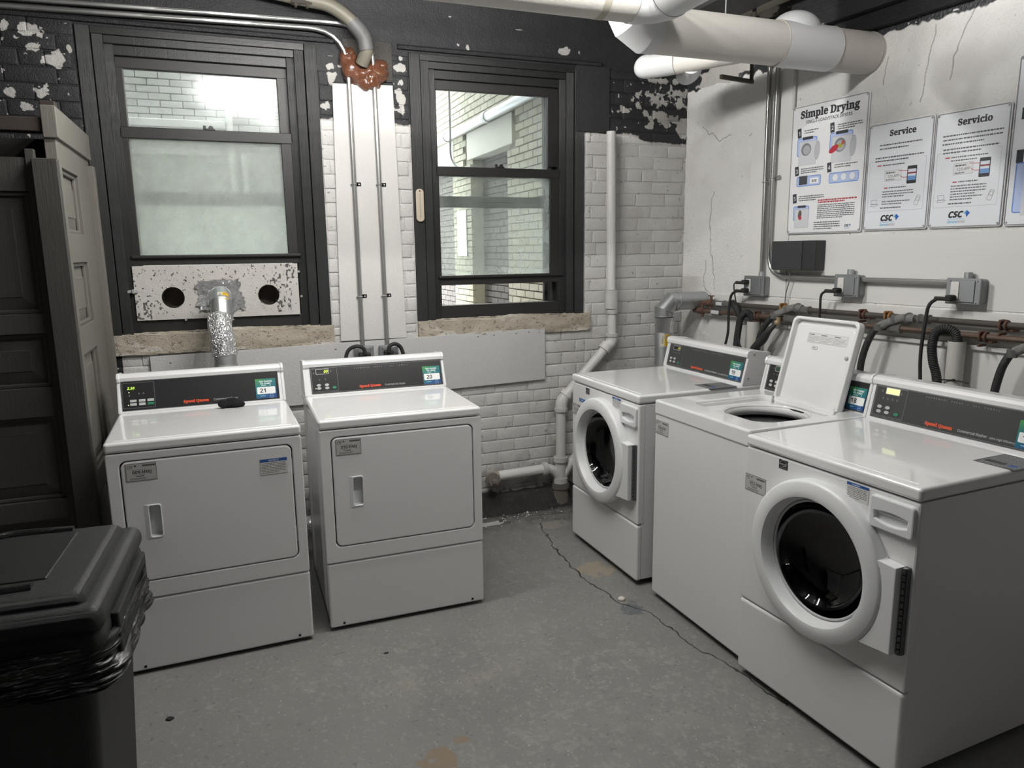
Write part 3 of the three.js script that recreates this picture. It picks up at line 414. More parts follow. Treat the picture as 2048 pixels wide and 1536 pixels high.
function addConsole(t, W, sl, o) {
  const [v0, y0, v1, y1] = sl, yt = y1 - 0.012, prof = consoleProfile(v0, y0, v1, y1, yt), L = Math.hypot(v1 - v0, y1 - y0), tilt = -Math.atan2(v1 - v0, y1 - y0);
  part('console', sweepX(prof, 0.012, W - 0.012, 0.002), ENAM, t);
  const cap = prof.map(([z, y], i) => [z + (i > 0 && i < 7 ? 0.004 : 0), y + (i >= 5 && i <= 8 ? 0.0035 : 0)]);
  part('console_end', sweepX(cap, 0, 0.013, 0.003), ENAM, t); part('console_end', sweepX(cap, W - 0.013, W, 0.003), ENAM, t);
  const P = (x, u, n) => [x, y0 + u * Math.cos(tilt) + n * Math.sin(-tilt) * 1, -v0 + u * Math.sin(tilt) + n * Math.cos(tilt)];
  const x0 = o.px[0], x1 = o.px[1], u0 = 0.012, u1 = 0.137, w = x1 - x0, h = u1 - u0;
  const tex = canvasTex(1536, Math.round(1536 * h / w), (g, A, B) => {
    const X = (x) => (x - x0) / w * A, Yv = (u) => (1 - (u - u0) / h) * B;
    g.fillStyle = o.grey ? '#3a3c3c' : '#242425'; g.fillRect(0, 0, A, B);
    g.strokeStyle = '#8f9090'; g.lineWidth = 2.5; g.beginPath(); g.roundRect(X(o.in[0]), Yv(0.131), X(o.in[1]) - X(o.in[0]), Yv(0.021) - Yv(0.131), 8); g.stroke();
    if (!o.plain) { g.strokeRect(8, 8, A - 16, B - 16); g.fillStyle = '#b9b9b9'; g.font = `${B * 0.055}px sans-serif`; g.textAlign = 'left'; let x = X(0.238); for (const ch of 'PERMANENT PRESS + ALL FABRIC') { g.fillText(ch, x, Yv(0.12)); x += ch === ' ' ? 26 : 22.5; } }
    g.fillStyle = '#d8512f'; g.font = `bold ${B * 0.125}px serif`; g.textAlign = 'left'; g.lineWidth = 4; g.strokeStyle = '#d8512f'; g.strokeText('Speed Queen', X(0.255), Yv(0.0265), X(0.372) - X(0.255)); g.fillText('Speed Queen', X(0.255), Yv(0.0265), X(0.372) - X(0.255)); g.fillStyle = '#c9c9c8'; g.font = `${B * 0.105}px sans-serif`; g.fillText(o.text, X(0.377), Yv(0.0265), X(0.478) - X(0.377)); if (o.text2) { g.font = `italic ${B * 0.075}px sans-serif`; g.fillText(o.text2, X(0.485), Yv(0.0265)); }
    g.fillStyle = '#8d8f90'; for (const [x, u] of o.icons ?? []) { g.beginPath(); g.arc(X(x), Yv(u), 5, 0, 7); g.fill(); g.fillRect(X(x) - 8, Yv(u) + 8, 16, 4); }
  });
  const pm = phys([1, 1, 1], { roughness: o.grey ? 0.4 : 0.32, clearcoat: 0.35, clearcoatRoughness: o.grey ? 0.3 : 0.2, map: tex });
  const panel = part('control_panel', new THREE.BoxGeometry(w, h, 0.004), pm, t, P((x0 + x1) / 2, (u0 + u1) / 2, 0.0016), [tilt, 0, 0]);
  const Q = (x, u, n = 0.0026) => [x - (x0 + x1) / 2, u - (u0 + u1) / 2, n];
  const d = o.display; part('display', new THREE.BoxGeometry(d.w, d.h, 0.001), glowDigits(d, d.w, d.h, d.col, d.bg), panel, Q(d.x, d.u, 0.0024));
  if (d.frame) part('display_frame', extr((() => { const s = rrect(-d.w / 2 - 0.002, -d.h / 2 - 0.002, d.w / 2 + 0.002, d.h / 2 + 0.002, 0.002); s.holes.push(rrect(-d.w / 2, -d.h / 2, d.w / 2, d.h / 2, 0.001, new THREE.Path())); return s; })(), 0.001), MAT.greyplastic, panel, Q(d.x, d.u, 0.002));
  const bg = o.round ? new THREE.CylinderGeometry(0.5, 0.5, 0.003, 20).rotateX(Math.PI / 2).scale(0.02, 0.0125, 1) : rbox(0.0255, 0.0115, 0.003, 0.002);
  for (const [x, u, green] of o.buttons) part('button', bg, green ? std([0.03, 0.21, 0.11], 0.4) : std([0.46, 0.47, 0.46], 0.4), panel, Q(x, u));
  for (const [x, u] of o.leds ?? []) { const m = std([0.3, 0.3, 0.2], 0.4); m.emissive.setRGB(0.75, 0.8, 0.4); part('indicator_light', new THREE.SphereGeometry(0.0024, 10, 8), m, panel, Q(x, u)); }
  const k = o.tap; if (k) label(t, 'number_sticker', k.x[1] - k.x[0], 0.09, 3800, tapDraw(k.n), P((k.x[0] + k.x[1]) / 2, 0.062, 0.0042), [tilt, 0, 0]);
  return { P, tilt };
}
function slabLid(W, y0, y1, zf, zb, r = 0.012) {
  const g = [rbox(W + 0.004, y1 - y0, zf - zb, r, W / 2, (y0 + y1) / 2, (zf + zb) / 2, 4)];
  return merge(g);
}
function cabinet(t, W, top, D, ribs) {
  const s = (x0, x1) => span(x0, x1, 0.03, top, -D, -0.024, 0.003);
  part('cabinet', merge(s(0.003, 0.013), s(W - 0.013, W - 0.003), span(0.003, W - 0.003, 0.03, top, -D, -D + 0.01, 0.003), span(0.01, W - 0.01, top - 0.012, top - 0.002, -D + 0.005, -0.03), ribs ? [0.1, 0.15, 0.55, 0.6].map((v) => [span(-0.0005, 0.006, 0.05, top - 0.02, -v - 0.012, -v, 0.003), span(W - 0.006, W + 0.0005, 0.05, top - 0.02, -v - 0.012, -v, 0.003)]) : [], span(0.03, W - 0.03, 0.02, 0.04, -D + 0.03, -0.06)), ENAM, t);
  for (const x of [0.05, W - 0.05]) for (const z of [-0.07, -D + 0.06]) part('foot', merge(cyl(0.018, 0.02, x, 0.01, z, 14), cyl(0.008, 0.03, x, 0.03, z, 10)), MAT.rubber, t);
}
const screwGeo = merge(cylZ(0.0055, 0.003, 0, 0, 0, 12));

// ---------------------------------------------------------------- dryers
function dryer(at, turn, o) {
  const W = 0.683, t = thing('dryer', o.label, 'dryer', at, turn, 'tumble dryers by the windows');
  cabinet(t, W, 0.872, 0.7, true);
  const dr = [0.047, 0.375, 0.642, 0.838], gap = 0.004;
  const fs = rrect(0, 0.3045, W, 0.871, 0.008); fs.holes.push(rrect(dr[0] - gap, dr[1] - gap, dr[2] + gap, dr[3] + gap, 0.026, new THREE.Path()));
  part('front_panel', extr(fs, 0.019, 0.004).translate(0, 0, -0.021), ENAM, t);
  part('kick_panel', rbox(W, 0.286, 0.026, 0.01, W / 2, 0.158, -0.013, 4), ENAM, t);
  for (const x of [0.057, 0.627]) part('screw', screwGeo, MAT.dark, t, [x, 0.032, 0.0]);
  const ds = rrect(dr[0], dr[1], dr[2], dr[3], 0.024); ds.holes.push(rrect(0.124, 0.542, 0.1635, 0.665, 0.008, new THREE.Path()));
  const door = part('door', extr(ds, 0.014, 0.0045).translate(0, 0, -0.016), ENAM, t);
  for (const y of [0.47, 0.75]) part('hinge', span(0.6425, 0.6455, y - 0.03, y + 0.03, -0.02, -0.003), MAT.galv, t);
  part('door_seal', span(0.035, 0.655, 0.36, 0.855, -0.04, -0.034), MAT.dark, t);
  // handle: a wedge that swells from the door skin to a rim round the scoop
  const hw = rrect(0.1195, 0.5385, 0.167, 0.6695, 0.01); hw.holes.push(rrect(0.125, 0.5445, 0.1625, 0.6635, 0.008, new THREE.Path()));
  const rim = extr(hw, 0.006, 0.0022).translate(0, 0, -0.003), pl = new THREE.BoxGeometry(0.034, 0.131, 0.01, 8, 1, 1), pp = pl.attributes.position;
  for (let i = 0; i < pp.count; i++) if (pp.getZ(i) > 0) pp.setZ(i, -0.005 + 0.007 * (pp.getX(i) + 0.017) / 0.034 + 0.0006);
  pl.computeVertexNormals();
  part('handle', merge(rim, pl.translate(0.1055, 0.604, 0.003), sweepX([[-0.03, 0.541], [-0.026, 0.541], [-0.026, 0.667], [-0.03, 0.667]], 0.121, 0.166), span(0.121, 0.125, 0.541, 0.667, -0.03, 0), span(0.1625, 0.1665, 0.541, 0.667, -0.03, 0), span(0.121, 0.1665, 0.538, 0.545, -0.03, 0), span(0.121, 0.1665, 0.663, 0.669, -0.03, 0)), MAT.plastic, door);
  part('lid', merge(slabLid(W, 0.8745, 0.914, 0.004, -0.71), sweepX([[-0.03, 0.912], [-0.026, 0.9155], [-0.022, 0.912]], 0.03, W - 0.03)), MAT.lid, t);
  addConsole(t, W, [0.53, 0.914, 0.59, 1.072], o.console);
  label(t, 'identity_label', 0.102, 0.066, 4200, idDraw(o.code), [0.1135, 0.798, 0.0042], [0, 0, 0]);
  if (o.notice) label(t, 'notice_label', 0.1, 0.062, 3600, noticeDraw(1, 'NOTICE'), [0.574, 0.761, 0.0042], [0, 0, 0]);
  return t;
}
dryer([-0.4471, 0, -2.8861], 1.1827 * Math.PI / 180, { label: 'white dryer standing beside the old panelled door, its green display reading 2.50', code: '009-HMJ', notice: true,
  console: { px: [0.018, 0.656], in: [0.021, 0.144], plain: true, text: 'Commercial Dryer', display: { t: '2.50', a: 'left', x: 0.07, u: 0.108, w: 0.07, h: 0.018, col: '#c8ff40' }, icons: [[0.084, 0.085], [0.101, 0.085], [0.047, 0.078]], leds: [[0.046, 0.09], [0.041, 0.035]], buttons: [[0.06, 0.052], [0.094, 0.052], [0.127, 0.052], [0.06, 0.037], [0.094, 0.037], [0.127, 0.037, 1]], tap: { n: '21', x: [0.556, 0.644] } } });
dryer([0.3079, 0, -2.9321], -0.4498 * Math.PI / 180, { label: 'white dryer standing between the two windows, its display reading 00', code: '010-HMJ',
  console: { px: [0.033, 0.667], in: [0.037, 0.156], text: 'Commercial Dryer', round: true, display: { t: '00', a: 'right', x: 0.088, u: 0.116, w: 0.056, h: 0.022, col: '#d8f04a', frame: 1 }, icons: [[0.049, 0.112], [0.128, 0.117], [0.1, 0.08], [0.072, 0.08]], leds: [[0.052, 0.036]], buttons: [[0.067, 0.051], [0.104, 0.051], [0.067, 0.036], [0.104, 0.036], [0.138, 0.036, 1]], tap: { n: '20', x: [0.569, 0.657] } } });

// ---------------------------------------------------------------- front loading washers
function washer(at, turn, o) {
  const W = 0.683, C = [0.352, 0.588], t = thing('front_load_washer', o.label, 'washer', at, turn, 'front loading washers on the right');
  cabinet(t, W, 0.879, 0.7, false);
  const fs = rrect(0, 0.306, W, 0.8785, 0.008), hole = new THREE.Path(); hole.absarc(C[0], C[1], 0.215, 0, 2 * Math.PI, true); fs.holes.push(hole);
  part('front_panel', extr(fs, 0.024, 0.006, 40).translate(0, 0, -0.03), ENAM, t); part('kick_panel', rbox(W, 0.277, 0.032, 0.012, W / 2, 0.1635, -0.014, 4), ENAM, t);
  const lathe = (pts, n = 72) => new THREE.LatheGeometry(pts.map((p) => V2(...p)), n).rotateX(Math.PI / 2);
  const D = part('door', toCreasedNormals(lathe([[0.2, -0.018], [0.259, -0.004], [0.262, 0.002], [0.263, 0.03], [0.2615, 0.036], [0.258, 0.04], [0.252, 0.043], [0.23, 0.047], [0.214, 0.0485], [0.2075, 0.047], [0.205, 0.043], [0.199, 0.02], [0.192, -0.006], [0.2, -0.018]].reverse()), 0.75), MAT.plastic, t, [C[0], C[1], 0.004]);
  part('door_glass', lathe([[0.001, -0.085], [0.06, -0.084], [0.12, -0.074], [0.16, -0.052], [0.182, -0.02], [0.191, 0.004]]), o.glass, D);
  part('glass_seal', new THREE.TorusGeometry(0.189, 0.0045, 10, 72).translate(0, 0, 0.002), MAT.greyplastic, D);
  // hinge plate, bowed out where it meets the ring, with its knuckle strip
  const hp = new THREE.Shape(); hp.moveTo(C[0] + 0.244 * Math.cos(0.4) - C[0], 0.102); hp.lineTo(0.303, 0.1); hp.lineTo(0.303, -0.165); hp.lineTo(0.2, -0.168); for (let k = 0; k <= 12; k++) { const a = -0.7 + k / 12 * 1.1; hp.lineTo(0.2625 * Math.cos(a), 0.2625 * Math.sin(a)); }
  part('hinge_plate', extr(hp, 0.034, 0.003).translate(0, 0, 0.0), MAT.plastic, D);
  part('hinge', merge(span(0.304, 0.32, -0.165, 0.1, -0.006, 0.01, 0.002), ...Array.from({ length: 13 }, (_, k) => cyl(0.0055, 0.016, 0.311, -0.155 + k * 0.0205, 0.012, 10))), std([0.16, 0.16, 0.165], 0.4, 0.8), D);
  part('drum', merge(lathe([[0.235, -0.1], [0.24, -0.11], [0.24, -0.45], [0.2, -0.47], [0.09, -0.455], [0.001, -0.455]]), ...[0.5, 2.6, 4.7].map((a) => rbox(0.05, 0.09, 0.3, 0.02, 0, -0.2, -0.28).rotateZ(a))), MAT.drum, t, [C[0], C[1], 0]);
  part('door_gasket', lathe([[0.2, -0.03], [0.232, -0.06], [0.236, -0.1], [0.25, -0.1], [0.25, -0.03]]), std([0.08, 0.08, 0.085], 0.6), t, [C[0], C[1], 0]);
  // soap drawer
  const ds = rrect(0, 0, 0.144, 0.096, 0.012), sc = new THREE.Path(); sc.moveTo(0.02, 0.03); sc.quadraticCurveTo(0.072, 0.012, 0.124, 0.03); sc.lineTo(0.126, 0.05); sc.quadraticCurveTo(0.072, 0.062, 0.018, 0.05); sc.closePath(); ds.holes.push(sc);
  const pg = new THREE.BoxGeometry(0.12, 0.05, 0.004).translate(0.072, 0.036, -0.006);
  part('soap_drawer', merge(extr(ds, 0.009, 0.0045), pg, rbox(0.104, 0.01, 0.004, 0.002).rotateX(0.5).translate(0.072, 0.048, 0.002), rbox(0.15, 0.102, 0.002, 0.001, 0.072, 0.048, -0.0005)), MAT.plastic, t, [0.53, 0.769, 0.0]);
  part('lid', merge(slabLid(W, 0.882, 0.923, 0.005, -0.715), sweepX([[-0.03, 0.921], [-0.026, 0.9245], [-0.022, 0.921]], 0.03, W - 0.03)), MAT.lid, t);
  addConsole(t, W, [0.57, 0.923, 0.605, 1.085], o.console);
  label(t, 'identity_label', 0.101, 0.061, 3600, idDraw(o.code), [0.0515, o.idy, 0.0006], [0, 0, 0]);
  label(t, 'notice_label', 0.079, 0.051, 3600, noticeDraw(0.9, null), [0.476, 0.849, 0.0006], [0, 0, 0]);
  label(t, 'energy_label', 0.039, 0.032, 4000, (g, w, h) => { g.fillStyle = '#1c1c20'; g.fillRect(0, 0, w, h); g.strokeStyle = '#d8d8d6'; g.lineWidth = 4; g.beginPath(); g.arc(w * 0.5, h * 0.55, w * 0.4, Math.PI * 1.08, Math.PI * 1.92); g.stroke(); g.fillStyle = '#d8d8d6'; g.font = `italic ${h * 0.3}px serif`; g.textAlign = 'center'; g.fillText('energy', w * 0.46, h * 0.56); g.beginPath(); for (let k = 0; k < 10; k++) { const a = -Math.PI / 2 + k * Math.PI / 5, r = k % 2 ? 4 : 11; g.lineTo(w * 0.78 + r * Math.cos(a), h * 0.62 + r * Math.sin(a)); } g.fill(); g.fillRect(w * 0.08, h * 0.86, w * 0.84, 3); bars(g, w * 0.2, h * 0.7, w * 0.6, 1, 1, 5, '#d8d8d6'); }, [0.177, 0.856, 0.0006], [0, 0, 0]);
  if (o.strip) label(t, 'blue_strip_label', 0.078, 0.018, 3600, (g, w, h) => { g.fillStyle = '#3f6ba3'; g.fillRect(0, 0, w, h); bars(g, w * 0.2, h * 0.35, w * 0.6, 1, 1, h * 0.3, '#c8d4e4'); }, [0.121, 0.795, 0.0006], [0, 0, 0]);
  label(t, 'warning_label', 0.125, 0.155, 3000, (g, w, h) => { g.fillStyle = '#4a4a4c'; g.fillRect(0, 0, w, h); bars(g, w * 0.05, h * 0.05, w * 0.9, 17, h * 0.055, h * 0.022, '#a9a9a9'); g.fillStyle = '#26262a'; g.fillRect(w * 0.1, h * 0.62, w * 0.5, h * 0.18); g.fillStyle = '#2d4f92'; g.fillRect(w * 0.66, h * 0.66, w * 0.2, h * 0.16); }, [0.628, 0.9236, -0.455], [-Math.PI / 2, 0, 0]);
  part('screw', screwGeo, MAT.galv, t, [W + 0.001, 1.07, -0.63], [0, Math.PI / 2, 0]); part('screw', screwGeo, MAT.galv, t, [W + 0.001, 0.955, -0.6], [0, Math.PI / 2, 0]);
  return t;
}
const doorGlass = phys([0.16, 0.165, 0.17], { transmission: 1, thickness: 0, roughness: 0.03, ior: 1.5 });
const wcon = (n, extra) => ({ px: [0.03, 0.665], in: [0.036, 0.165], grey: true, round: true, text: 'Commercial Washer', text2: 'Ultra High Efficiency', icons: [[0.062, 0.117], [0.142, 0.117], [0.07, 0.09], [0.09, 0.09], [0.11, 0.09], [0.13, 0.09]], buttons: [[0.064, 0.055], [0.098, 0.055], [0.064, 0.037], [0.098, 0.037], [0.138, 0.037, 1]], tap: { n, x: [0.568, 0.658] }, display: { t: '', a: 'left', x: 0.1, u: 0.115, w: 0.05, h: 0.02, col: '#d8e08a', frame: 1 }, ...extra });
washer([1.6949, 0, -2.0475], -87.3242 * Math.PI / 180, { label: 'front loading white washer nearest the viewer, its right side open to the room', code: '012-HMJ', idy: 0.75, glass: doorGlass, console: wcon('17', { display: { t: '', a: 'left', x: 0.106, u: 0.118, w: 0.055, h: 0.021, col: '#eef0b0', frame: 1, bg: '#d9dc9a' } }) });
washer([1.7066, 0, -3.4844], -89.8707 * Math.PI / 180, { label: 'front loading white washer standing in the far corner by the white drain pipe', code: '011-HMJ', idy: 0.735, strip: true, glass: doorGlass, console: wcon('19', { display: { t: '25', a: 'right', x: 0.1, u: 0.114, w: 0.058, h: 0.019, col: '#c8c030', frame: 1 } }) });

// ---------------------------------------------------------------- top loading washer with its lid up
{
  const W = 0.622, t = thing('top_load_washer', 'top loading white washer with its lid standing open, between the two front loaders', 'washer', [1.7273, 0, -2.7002], -89.6329 * Math.PI / 180);
  part('cabinet', merge(span(0.002, 0.012, 0.025, 0.866, -0.66, -0.02, 0.003), span(W - 0.012, W - 0.002, 0.025, 0.866, -0.66, -0.02, 0.003), span(0.002, W - 0.002, 0.025, 0.866, -0.66, -0.65, 0.003), span(0.01, W - 0.01, 0.025, 0.035, -0.65, -0.02)), ENAM, t);
  part('front_panel', rbox(W, 0.842, 0.024, 0.009, W / 2, 0.445, -0.012, 4), ENAM, t);
  for (const x of [0.05, W - 0.05]) for (const z of [-0.07, -0.6]) part('foot', cyl(0.018, 0.026, x, 0.013, z, 14), MAT.rubber, t);
  // top: a deck with a sunken well and a round mouth
  const deck = rrect(-0.002, 0.0, W + 0.002, 0.7, 0.012); deck.holes.push(rrect(0.115, 0.115, 0.555, 0.505, 0.05, new THREE.Path()));
  const well = rrect(0.1, 0.1, 0.57, 0.52, 0.05), mouth = new THREE.Path(); mouth.absarc(0.335, 0.325, 0.166, 0, 2 * Math.PI, true); well.holes.push(mouth);
  const lay = (g, y) => g.rotateX(-Math.PI / 2).translate(0, y, 0.004);
  const wall = new THREE.Shape(); rrect(0.108, 0.108, 0.562, 0.512, 0.055, wall); wall.holes.push(rrect(0.118, 0.118, 0.552, 0.502, 0.047, new THREE.Path()));
  part('top_panel', merge(lay(extr(deck, 0.049, 0.008, 12), 0.867), lay(extr(well, 0.012, 0.004, 40), 0.882), lay(extr(wall, 0.02, 0.003), 0.89)), MAT.lid, t);
  part('tub_rim', new THREE.LatheGeometry([[0.172, 0.012], [0.168, 0.006], [0.16, -0.005], [0.158, -0.03], [0.2, -0.034]].map((p) => V2(...p)).reverse(), 64), MAT.lid, t, [0.335, 0.888, -0.321]);
  part('splash_ring', new THREE.LatheGeometry([[0.24, -0.06], [0.2, -0.034], [0.19, -0.03], [0.24, -0.02]].map((p) => V2(...p)), 48), MAT.dark, t, [0.335, 0.886, -0.321]);
  part('balance_ring', new THREE.LatheGeometry([[0.235, -0.05], [0.232, -0.035], [0.2, -0.034], [0.186, -0.04], [0.18, -0.06], [0.182, -0.1], [0.23, -0.11]].map((p) => V2(...p)).reverse(), 64), MAT.plastic, t, [0.335, 0.868, -0.321]);
  part('basket', new THREE.LatheGeometry([[0.001, -0.5], [0.2, -0.5], [0.228, -0.46], [0.228, -0.1]].map((p) => V2(...p)), 48), MAT.drum, t, [0.335, 0.868, -0.321]);
  // lid: a shallow pan, seen from below
  const L = 0.392, w0 = 0.365, lidS = rrect(0, 0, w0, L, 0.028), lt = new THREE.Shape(); rrect(0, 0, w0, L, 0.028, lt); lt.holes.push(rrect(0.014, 0.014, w0 - 0.014, L - 0.014, 0.024, new THREE.Path()));
  const lid = part('lid', merge(extr(lidS, 0.004, 0.0015).translate(0, 0, -0.022), extr(lt, 0.024, 0.005).translate(0, 0, -0.022)), MAT.lid, t, [0.166, 0.9, -0.5], [-0.262, 0, 0]);
  const ps = extr(rrect(0.024, 0.02, w0 - 0.024, L - 0.03, 0.03), 0.006, 0.005); part('lid_lining', ps.translate(0, 0, -0.02), MAT.lid, lid);
  label(lid, 'instruction_label', 0.215, 0.042, 3200, (g, w, h) => { g.fillStyle = '#dedddb'; g.fillRect(0, 0, w, h); for (let k = 0; k < 3; k++) { bars(g, w * (0.02 + k * 0.33), h * 0.12, w * 0.2, 1, 1, h * 0.12, '#77777a'); bars(g, w * (0.02 + k * 0.33), h * 0.34, w * 0.28, 5, h * 0.12, h * 0.045, '#98989a'); g.strokeStyle = '#8a8a8c'; g.lineWidth = 2; g.strokeRect(w * (0.005 + k * 0.33), h * 0.02, w * 0.32, h * 0.96); } }, [0.205, L - 0.085, -0.0082], [0, 0, 0]);
  label(lid, 'small_label', 0.03, 0.014, 4000, (g, w, h) => { g.fillStyle = '#e4e4e2'; g.fillRect(0, 0, w, h); g.strokeStyle = '#444'; g.lineWidth = 4; g.beginPath(); g.roundRect(4, 4, w - 8, h - 8, 12); g.stroke(); bars(g, w * 0.2, h * 0.4, w * 0.6, 1, 1, h * 0.2, '#333'); }, [0.15, L - 0.128, -0.0082], [0, 0, 0]);
  part('bumper', new THREE.SphereGeometry(0.008, 14, 10), MAT.greyplastic, lid, [w0 - 0.036, L - 0.15, -0.006]);
  part('lid_hinge', merge(rbox(0.012, 0.03, 0.012, 0.003, 0.006, 0.012, 0.004), rbox(0.012, 0.03, 0.012, 0.003, w0 - 0.006, 0.012, 0.004)), MAT.galv, lid);
  part('lid_seam', box(w0 + 0.01, 0.004, 0.01, 0.166 + w0 / 2, 0.893, -0.487), MAT.dark, t);
  addConsole(t, W, [0.57, 0.916, 0.605, 1.072], { ...wcon('18'), px: [0.03, 0.6], tap: { n: '18', x: [0.508, 0.592] }, grey: false, text2: null, display: { t: '', a: 'left', x: 0.1, u: 0.115, w: 0.05, h: 0.02, col: '#6f8', frame: 1, bg: '#0c2a10' } });
  label(t, 'identity_label', 0.101, 0.061, 3600, idDraw('394-JPW'), [0.055, 0.806, 0.0006], [0, 0, 0]);
}

// ---------------------------------------------------------------- on and against the back wall
tag(part('backing_board', poly([[0.6, 2.434], [0.914, 2.443], [0.936, 1.1], [0.572, 1.1]], 0.012, 0.001).translate(0, 0, ZB + 0.004), MAT.board, scene), 'tall narrow white board carrying two conduits between the windows', 'board');
tag(part('backing_board', poly([[-0.373, 1.075], [1.787, 1.112], [1.789, 0.797], [0.9, 0.778], [-0.373, 0.75]], 0.014, 0.001).translate(0, 0, ZB + 0.004), std([0.5, 0.495, 0.49], 0.65, 0, { bumpMap: scaled(GRAIN, 1.6), bumpScale: 0.002 }), scene), 'long low white board screwed to the wall behind both dryers', 'board');
const headGeo = new THREE.SphereGeometry(0.006, 10, 6).scale(1, 1, 0.5);
for (const [x, y] of [[-0.28, 1.04], [0.54, 1.06], [1.36, 1.085], [1.46, 1.088], [1.6, 1.092], [1.68, 1.094], [1.75, 1.09]]) { const m = part('screw', headGeo, MAT.galv, scene.children.filter((c) => c.name.startsWith('backing_board'))[1], [x, y, ZB + 0.0195]); void m; }
function conduit(label, pts, bend, r = 0.0125, clips = [], group) {
  const p = bentPath(pts, bend, 12), t = thing('conduit', label, 'conduit', p[0], 0, group), q = p.map((a) => a.map((v, i) => v - p[0][i]));
  part('tube', sweep(q, r, 90, 14), MAT.emt, t);
  for (const [x, y, z] of clips) part('strap', merge(new THREE.TorusGeometry(r + 0.002, 0.003, 6, 14).rotateX(Math.PI / 2), box(0.03, 0.02, 0.003, r + 0.012, 0, -r + 0.002), cylZ(0.005, 0.006, r + 0.016, 0, -r + 0.005, 8)), MAT.galv, t, [x - p[0][0], y - p[0][1], z - p[0][2]]);
  return t;
}
const ZC = ZB + 0.026;
conduit('lower steel conduit bending down beside the left window to an outlet', [[-1.6, 2.643, ZC], [0.681, 2.692, ZC], [0.686, 1.06, ZC]], 0.19, 0.0125, [[0.6825, 1.932, ZC], [0.6845, 1.34, ZC]]);
conduit('upper steel conduit bending down behind the thick grey pipe to an outlet', [[-1.6, 2.678, ZC], [0.812, 2.728, ZC], [0.822, 1.06, ZC]], 0.19, 0.0125, [[0.817, 1.932, ZC], [0.8195, 1.34, ZC]]);
function outletBox(name, label, at, turn, o) {
  const t = thing(name, label, 'outlet box', at, turn);
  part('box', rbox(o.w, o.h, 0.05, 0.012, 0, 0, 0.025, 3), MAT.steelbox, t); part('cover', merge(rbox(o.w + 0.006, o.h + 0.006, 0.01, 0.004, 0, 0, 0.054), rbox(o.w * 0.72, o.h * 0.9, 0.008, 0.004, 0, 0, 0.06)), MAT.steelbox, t);
  if (o.face) part('receptacle', merge(rbox(0.036, 0.072, 0.006, 0.003, o.face[0], 0.003, 0.066), cylZ(0.0035, 0.004, o.face[0], 0.003, 0.069, 8)), std([0.7, 0.69, 0.66], 0.4), t);
  for (const [x, y] of [[-0.4, 0.42], [0.4, 0.42], [-0.4, -0.42], [0.4, -0.42]]) part('screw', cylZ(0.004, 0.004, x * o.w, y * o.h, 0.061, 8), MAT.galv, t);
  return t;
}
outletBox('outlet_box', 'left steel outlet box behind the console of the dryer between the windows', [0.685, 1.02, ZB + 0.014], 0, { w: 0.1, h: 0.1 }); outletBox('outlet_box', 'right steel outlet box behind the console of the dryer between the windows', [0.822, 1.018, ZB + 0.014], 0, { w: 0.1, h: 0.1 });
function plugCord(label, plug, pts, r, at, turn, pg, pos) {
  const t = thing('power_cord', label, 'cord', at, turn); part('plug', pg ?? rbox(plug[0], plug[1], plug[2], 0.008, 0, 0, 0, 3), MAT.rubber, t, pos); part('cable', sweep(pts, r, 60, 10), MAT.rubber, t); return t;
}
plugCord('thick black dryer cord looping out to the left from the left outlet', [0.062, 0.055, 0.045], [[0.0, 0.02, 0.03], [-0.01, 0.055, 0.03], [-0.045, 0.068, 0.03], [-0.085, 0.05, 0.02], [-0.105, 0.0, 0.02], [-0.1, -0.12, 0.02], [-0.06, -0.3, 0.04]], 0.0105, [0.682, 1.013, ZB + 0.095], 0);
plugCord('thick black dryer cord looping out to the right from the right outlet', [0.05, 0.06, 0.045], [[-0.005, 0.02, 0.03], [0.0, 0.055, 0.03], [0.03, 0.066, 0.03], [0.062, 0.045, 0.02], [0.08, -0.02, 0.02], [0.08, -0.15, 0.02], [0.06, -0.3, 0.04]], 0.0105, [0.815, 1.016, ZB + 0.095], 0);
